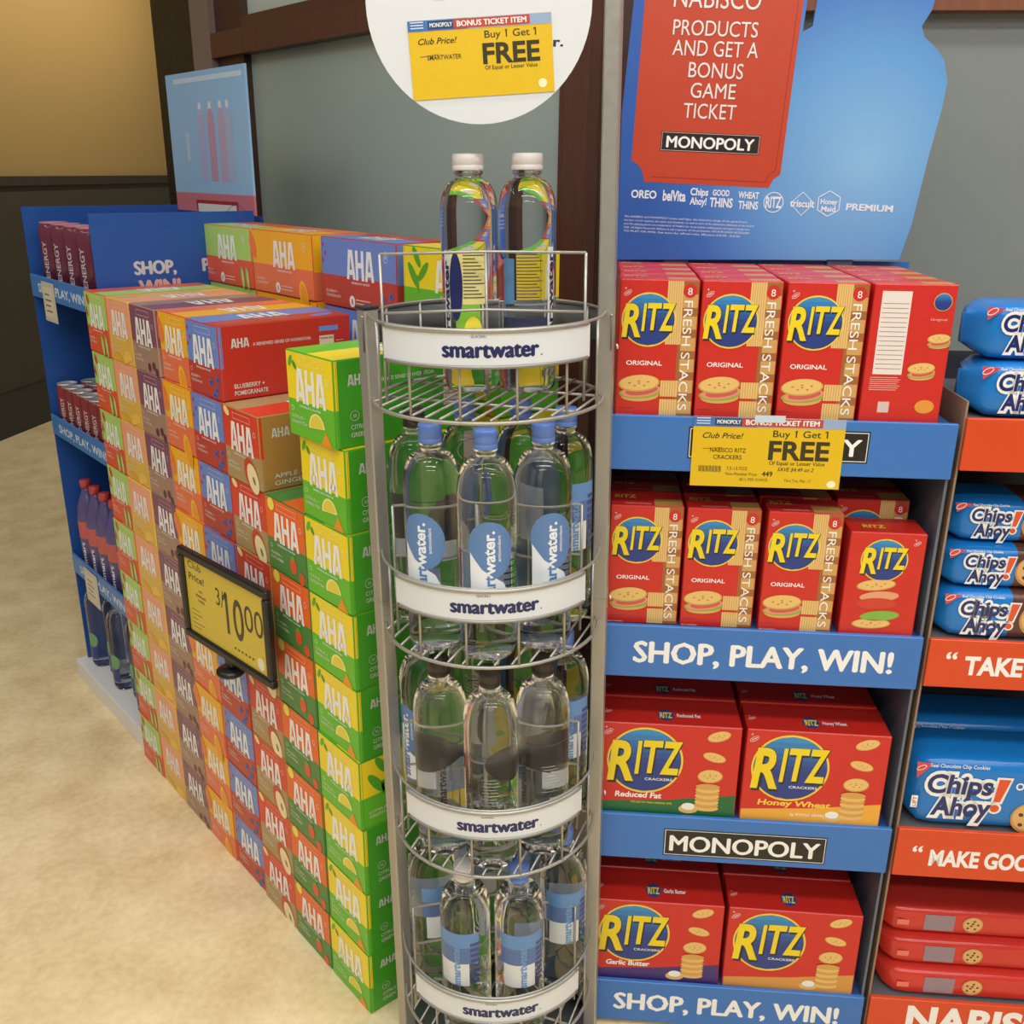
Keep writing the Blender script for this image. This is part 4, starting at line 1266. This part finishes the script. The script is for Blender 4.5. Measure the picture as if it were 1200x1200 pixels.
# ------------------------------------------------------------------ cookie display on the right
ORG = (216, 72, 28)
CK0, CK1 = .508, .985
ck = thing('cookie_display', 'shelf display with orange lips holding cookie packages, right of the cracker display', 'display stand', DO, DRZ)
CL = [(1.043, 1.118, None), (.703, .782, 'TAKE'), (.356, .446, 'MAKE GOOD'), (.010, .100, 'NABISCO')]
KR = mat('matte', (150, 122, 100)); GRY = mat('matte', (96, 96, 100))
for ti, (z0, z1, t) in enumerate(CL):
    b = MB(); b.box(CK0, CK1, .004, .30, z1 - .008, z1 - .004, GRY); sh = b.obj('shelf', ck)
    b = MB(); b.cbox(CK0 - .002, CK1 + .002, -.004, .004, z0, z1, mat('card', ORG), .001)
    if t:
        a = Art(); a.text(t, .052, .024, .030 if ti < 3 else .055, WHITE, 1, {1: .085, 2: .18, 3: .30}[ti], bold=.04)
        if ti < 3:
            a.text('“', .024, .030, .03, WHITE, 1, bold=.02)
        b.art(a, (CK0 + (.0 if ti < 3 else .01), -.004, z0), (1, 0, 0), (0, 0, 1))
    b.obj('front_lip', sh)
for x in (CK0 - .004, CK1):
    b = MB(); b.box(x, x + .003, .004, .30, 0, 1.14, KR); b.obj('side_panel', ck)
b = MB(); b.box(CK0, CK1, .30, .305, 0, 1.16, mat('card', (60, 60, 66))); b.obj('back_panel', ck)


def cookie(a, x, y, r, ly=4):
    a.ell(x, y, r, r * .95, (196, 142, 82), ly, 0, 26); a.ell(x, y + .05 * r, r * .9, r * .84, (222, 174, 110), ly + 1, 0, 24)
    for px, py in ((-.5, .2), (.1, .45), (.5, .05), (-.15, -.1), (.25, -.45), (-.45, -.4), (.0, .15)):
        a.ell(x + px * r, y + py * r, .13 * r, .11 * r, (84, 50, 34), ly + 2, px, 10)


def pack_mesh(kind, L, D, H):
    """soft pillow pack: rounded section, crimped flat fins at both ends"""
    blue = (26, 122, 200) if kind != 'red' else (206, 54, 44)
    brown = (92, 58, 48)
    b = MB(); m1 = mat('foil', blue); m2 = mat('foil', brown if kind == 'side' else blue)
    n = 28; st = [(0, .03), (.006, .10), (.012, .70), (.028, .95), (.05, 1.0)]
    prof = [(x, k) for x, k in st] + [(.109 if kind == 'side' else L * .5, 1.0)] + [(L - x, k) for x, k in reversed(st)]
    vs = []
    for x, k in prof:
        for i in range(n):
            t = 2 * pi * i / n; c_, s_ = cos(t), sin(t); ex = .34
            vs.append((x, D / 2 + D / 2 * (.25 + .75 * k if k < .5 else k) * abs(c_) ** ex * (1 if c_ > 0 else -1) * (1 if k >= .5 else (k / .5) ** .3), H / 2 + H / 2 * (max(k, .55)) * abs(s_) ** ex * (1 if s_ > 0 else -1)))
    fs1 = []; fs2 = []
    for j in range(len(prof) - 1):
        tgt = fs2 if (kind == 'side' and j >= 5) else fs1
        for i in range(n):
            l = (i + 1) % n; tgt.append((j * n + i, j * n + l, (j + 1) * n + l, (j + 1) * n + i))
    fs1.append(tuple(range(n - 1, -1, -1))); fs2.append(tuple((len(prof) - 1) * n + i for i in range(n)))
    fs1 = [tuple(reversed(f)) for f in fs1]; fs2 = [tuple(reversed(f)) for f in fs2]
    b.add(vs, fs1, m1, True); b.add(vs, fs2, m2, True)
    a = Art('foil'); NV = (36, 44, 104); OR = (226, 84, 44)
    if kind == 'red':
        k = H / .06
        a.rect(.075, .2 * H, .125, .8 * H, (150, 130, 140), 1); cookie(a, .155, .5 * H, .32 * H, 2); a.rect(.030, .35 * H, .05, .55 * H, (236, 120, 100), 1)
    else:
        s_ = H * (.30 if kind == 'side' else .27); x0 = .036 if kind == 'side' else .032
        wl = 2.9 * s_
        for (t, dx, dy, ww) in (('Chips', 0, .50 * H, wl), ('Ahoy', .32 * s_, .50 * H - 1.18 * s_, wl * .92)):
            for c, l, bo in ((WHITE, 2, .16), (NV, 3, .03)):
                gl = glyphs(t, bo, .06, 1.0); a.text(t, x0 + dx - (s_ * .14 if l == 2 else 0), dy + s_ * .10, s_, c, l, ww + (s_ * .28 if l == 2 else 0), bold=bo, shear=.06)
        for c, l, gr in ((WHITE, 2, .10 * s_), (OR, 3, 0)):
            xx = x0 + wl + .12 * s_; yy = .50 * H - .80 * s_
            a.poly([(xx - gr, yy + .55 * s_ - gr), (xx + .30 * s_ + gr, yy + .55 * s_ - gr), (xx + .62 * s_ + gr, yy + 1.75 * s_ + gr), (xx + .1 * s_ - gr, yy + 1.75 * s_ + gr)], c, l)
            a.ell(xx + .12 * s_, yy + .2 * s_, .2 * s_ + gr, .2 * s_ + gr, c, l, 0, 16)
        a.text('Real Chocolate Chip Cookies', x0, .885 * H, .055 * H, WHITE, 2, wl * .9, bold=.01)
        a.poly([(.014, .72 * H), (.036, .93 * H), (.011, .95 * H)], (214, 70, 70), 2)
        a.ring(.019, .87 * H, .008, .004, .001, WHITE, 3, .5, 14)
        if kind == 'side':
            cookie(a, x0 + wl + .78 * s_ + .40 * H, .47 * H, .39 * H, 2); cookie(a, x0 + wl + .78 * s_ + 1.3 * H, .44 * H, .39 * H, 2)
        else:
            a.text('ORIGINAL', x0 + wl + 1.0 * s_, .62 * H, .10 * H, WHITE, 3, .075, bold=.03, rot=.08); cookie(a, x0 + wl + 1.9 * s_, .22 * H, .24 * H, 2); cookie(a, x0 + wl + 4.2 * s_, .2 * H, .3 * H, 2)
            sub = Art('foil'); sub.rect(-.011, -.005, .011, .005, WHITE, 2); sub.text('LIFT', 0, -.003, .006, OR, 3, .018, 'c', bold=.02)
            a.put(sub, .016, .38 * H, 1, pi / 2)
    b.art(a, (0, -.0002, 0), (1, 0, 0), (0, 0, 1), .0003)
    return b.mesh('cookie_package')


PKS = {k: pack_mesh(k, *d) for k, d in {'side': (.30, .105, .065), 'big': (.33, .11, .128), 'red': (.30, .10, .053)}.items()}
PKS['top'] = pack_mesh('side', .30, .105, .077)


def pack(kind, x, y, z, label, rz=0, rx=0):
    o = mkobj('cookie_package', PKS[kind], None, at_disp(x, y, z), (rx, 0, DA + rz))
    tag(o, label, 'cookie package', 'cookie packages on the orange display')


z = CL[0][1] - .0035
pack('top', .508, .010, z, 'blue cookie package lying on the top orange shelf, lower of two')
pack('top', .508, .028, z + .0775, 'blue cookie package lying on another on the top orange shelf')
z = CL[1][1] - .0035
pack('top', .509, .008, z, 'large print blue cookie package at the bottom of the second shelf pile')
pack('side', .509, .020, z + .0775, 'blue and brown cookie package in the middle of the second shelf pile')
pack('side', .514, .038, z + .143, 'blue and brown cookie package on top of the second shelf pile')
z = CL[2][1] - .0035
pack('big', .510, .008, z, 'big blue cookie package standing at the front of the third orange shelf')
pack('big', .511, .124, z, 'big blue cookie package standing behind the front one, third orange shelf')
z = CL[3][1] - .0035
for k, w in enumerate(('bottom', 'middle', 'top')):
    pack('red', .520 - .003 * k, .010 + .014 * k, z + .0535 * k, 'red cookie package, %s of the pile on the lowest orange shelf' % w)

# ------------------------------------------------------------------ blue drinks display at the far end
FO = Vector((.04, 1.595, 0)); FROT = -pi / 2       # local x runs toward the camera, local y into the display
FM = Matrix.Translation(FO) @ Matrix.Rotation(FROT, 4, 'Z')


def at_far(x, y, z):
    return FM @ Vector((x, y, z))


far = thing('drinks_display', 'blue cardboard drinks display at the far end of the carton stack', 'display stand', FO, (0, 0, FROT))
FB = mat('card', (36, 82, 158)); FB2 = mat('card', (30, 66, 128)); LW = .497; DP = .41
b = MB(); b.cbox(-.02, LW, -.03, DP, 0, .055, mat('card', (232, 230, 226)), .002); b.obj('base_tray', far)
b = MB(); b.box(-.004, 0, 0, DP, .055, 1.335, FB); b.obj('side_panel', far)
b = MB(); b.box(LW, LW + .004, 0, DP - .02, .055, 1.336, FB)
a = Art(); DBL = (176, 186, 206)
a.fat('SHOP,', .088, .012, .030, (196, 196, 198), 2, .095, 'l', .07); a.fat('PLAY,', .250, .012, .030, (196, 196, 198), 2, .085, 'l', .07); a.fat('WIN!', .095, -.034, .034, (216, 170, 160), 2, .095, 'l', .07)
for i in range(18):
    t0, t1 = i / 18 * 2 * pi, (i + 1) / 18 * 2 * pi
    a.line(.345 + .028 * cos(t0), .125 + .034 * sin(t0), .345 + .028 * cos(t1), .125 + .034 * sin(t1), .0012, (34, 70, 130), 1)
a.line(.345, .075, .30, .03, .0012, (34, 70, 130), 1)
b.art(a, (LW + .004, 0, 1.19), (0, 1, 0), (0, 0, 1)); b.obj('side_panel', far)
HM = ramp_material('header print', [(0, (206, 118, 128)), (.14, (206, 118, 128)), (.15, (158, 196, 230)), (1, (146, 190, 230))], 'Z', 1.32, 1.66)
b = MB(); b.box(0, LW, DP, DP + .006, .055, 1.322, FB2); b.box(0, LW - .03, DP, DP + .006, 1.322, 1.665, HM)
a = Art(); a.rect(.05, 1.640, .45, 1.652, (196, 216, 236), 1)
for bx, c in ((.20, (176, 180, 214)), (.26, (196, 150, 176)), (.32, (188, 168, 196)), (.36, (170, 186, 214))):
    a.rect(bx - .02, 1.40, bx + .02, 1.54, c, 1); a.ell(bx, 1.54, .02, .035, c, 2, 0, 20); a.rect(bx - .008, 1.56, bx + .008, 1.59, (226, 226, 232), 1)
a.rect(.13, 1.325, .38, 1.352, (168, 44, 44), 2); a.rect(.14, 1.322, .37, 1.343, (226, 226, 220), 3); a.rect(.10, 1.45, .12, 1.52, (190, 206, 226), 1)
b.art(a, (0, DP, 0), (1, 0, 0), (0, 0, 1)); b.obj('back_panel', far)
FS = [(1.114, 1.170), (.743, .798), (.336, .393)]
for z0, z1 in FS:
    b = MB(); b.box(0, LW, .003, DP, z0, z0 + .004, FB2); sh = b.obj('shelf', far)
    b = MB(); b.cbox(0, LW, -.003, .003, z0, z1, mat('card', (72, 128, 196)), .001)
    b.art(Art().text('SHOP, PLAY, WIN!', .06, .016, .022, (210, 222, 236), 1, .36, bold=.03), (0, -.003, z0), (1, 0, 0), (0, 0, 1)); b.obj('front_lip', sh)


def can_mesh(r, h, body, top):
    b = MB(); b.lathe([(0, .002), (r * .75, 0), (r * .8, .003), (r, .010), (r, h - .014), (r * .88, h - .004)], mat('foil', body), 28)
    b.lathe([(r * .88, h - .004), (r * .9, h), (r * .84, h), (r * .8, h - .004), (0, h - .004)], top, 28)
    a = Art('label'); a.text('ENERGY', .004, .25 * h, r * .36, (190, 176, 182), 2, .5 * h, 'l', bold=.02, rot=pi / 2); a.rect(-.5 * r, .08 * h, .6 * r, .12 * h, (190, 180, 184), 1)
    b.wrap(a, r, 0, 0, .006)
    return b.mesh('drink_can')


SIL = mat('steel', (214, 214, 214))
tall = can_mesh(.038, .182, (104, 44, 62), mat('plastic', (180, 120, 130))); small = can_mesh(.0285, .140, (128, 48, 46), SIL)
q = ('far left', 'second from left', 'third from left', 'fourth from left', 'fifth from left', 'sixth from left', 'seventh from left')
for i in range(5):
    tag(mkobj('drink_can', tall, None, at_far(.062 + .094 * i, .055, FS[0][0] + .004), (0, 0, FROT + .5)), 'tall dark plum can on the top blue shelf, %s' % q[i], 'can', 'cans on the blue display')
for j, rw in enumerate(('front row', 'second row', 'third row')):
    for i in range(7):
        tag(mkobj('drink_can', small, None, at_far(.052 + .062 * i, .036 + .062 * j, FS[1][0] + .004), (0, 0, FROT + .6)), 'dark red can with silver lid, %s of middle blue shelf, %s' % (rw, q[i]), 'can', 'cans on the blue display')


def plum_bottle():
    b = MB(); r = .033
    b.lathe([(0, .003), (r * .85, 0), (r, .006), (r, .17), (r * .9, .20), (r * .5, .235), (r * .4, .245), (r * .4, .255), (0, .255)], mat('foil', (92, 84, 128)), 28); b.wrap(Art('label').rect(-.09, .11, .09, .16, (196, 92, 88), 1).text('Smart', .004, .03, .013, (226, 226, 236), 1, .07, 'l', bold=.02, rot=pi / 2), r, 0)
    body = b.mesh('bottle_body')
    b = MB(); b.lathe([(0, .253), (.015, .253), (.015, .272), (.013, .275), (0, .275)], mat('plastic', (196, 70, 70)), 24)
    return body, b.mesh('bottle_cap')


pb, pc = plum_bottle()
for i in range(6):
    o = thing('juice_bottle', 'violet drink bottle with red band on the lower blue shelf, %s' % q[i], 'bottle', at_far(.055 + .075 * i, .045, FS[2][0] + .004), (0, 0, FROT + .4), 'violet bottles on the blue display')
    mkobj('bottle_body', pb, o); mkobj('bottle_cap', pc, o)
for i in range(5):
    bottle('seltzer', (84, 140, 60) if i % 2 else (60, 66, 80), 'clear water bottle standing on the white base tray, %s' % q[i], .058 + .088 * i, .030 + .02 * (i % 2), .0555, FROT + .35, False, at_far, .86, 'water bottles on the base tray')


def shelf_ticket(label, x, z, w, h):
    b = MB(); b.cbox(0, w, 0, .0012, 0, h, mat('plastic', (206, 200, 180)), .0004)
    a = Art('card'); a.rect(.1 * w, .12 * h, .9 * w, .88 * h, (222, 214, 186), 1)
    for k in range(4):
        a.rect(.2 * w, (.25 + .14 * k) * h, (.7 - .1 * (k % 2)) * w, (.29 + .14 * k) * h, (120, 112, 96), 2)
    b.art(a, (0, 0, 0), (1, 0, 0), (0, 0, 1))
    tag(b.obj('price_ticket', None, at_far(x, -.006, z), (0, 0, FROT)), label, 'price tag')


shelf_ticket('pale price ticket hanging from the top blue shelf lip', .10, 1.062, .095, .098)
shelf_ticket('pale price ticket hanging from the lowest blue shelf lip', .105, .285, .105, .100)
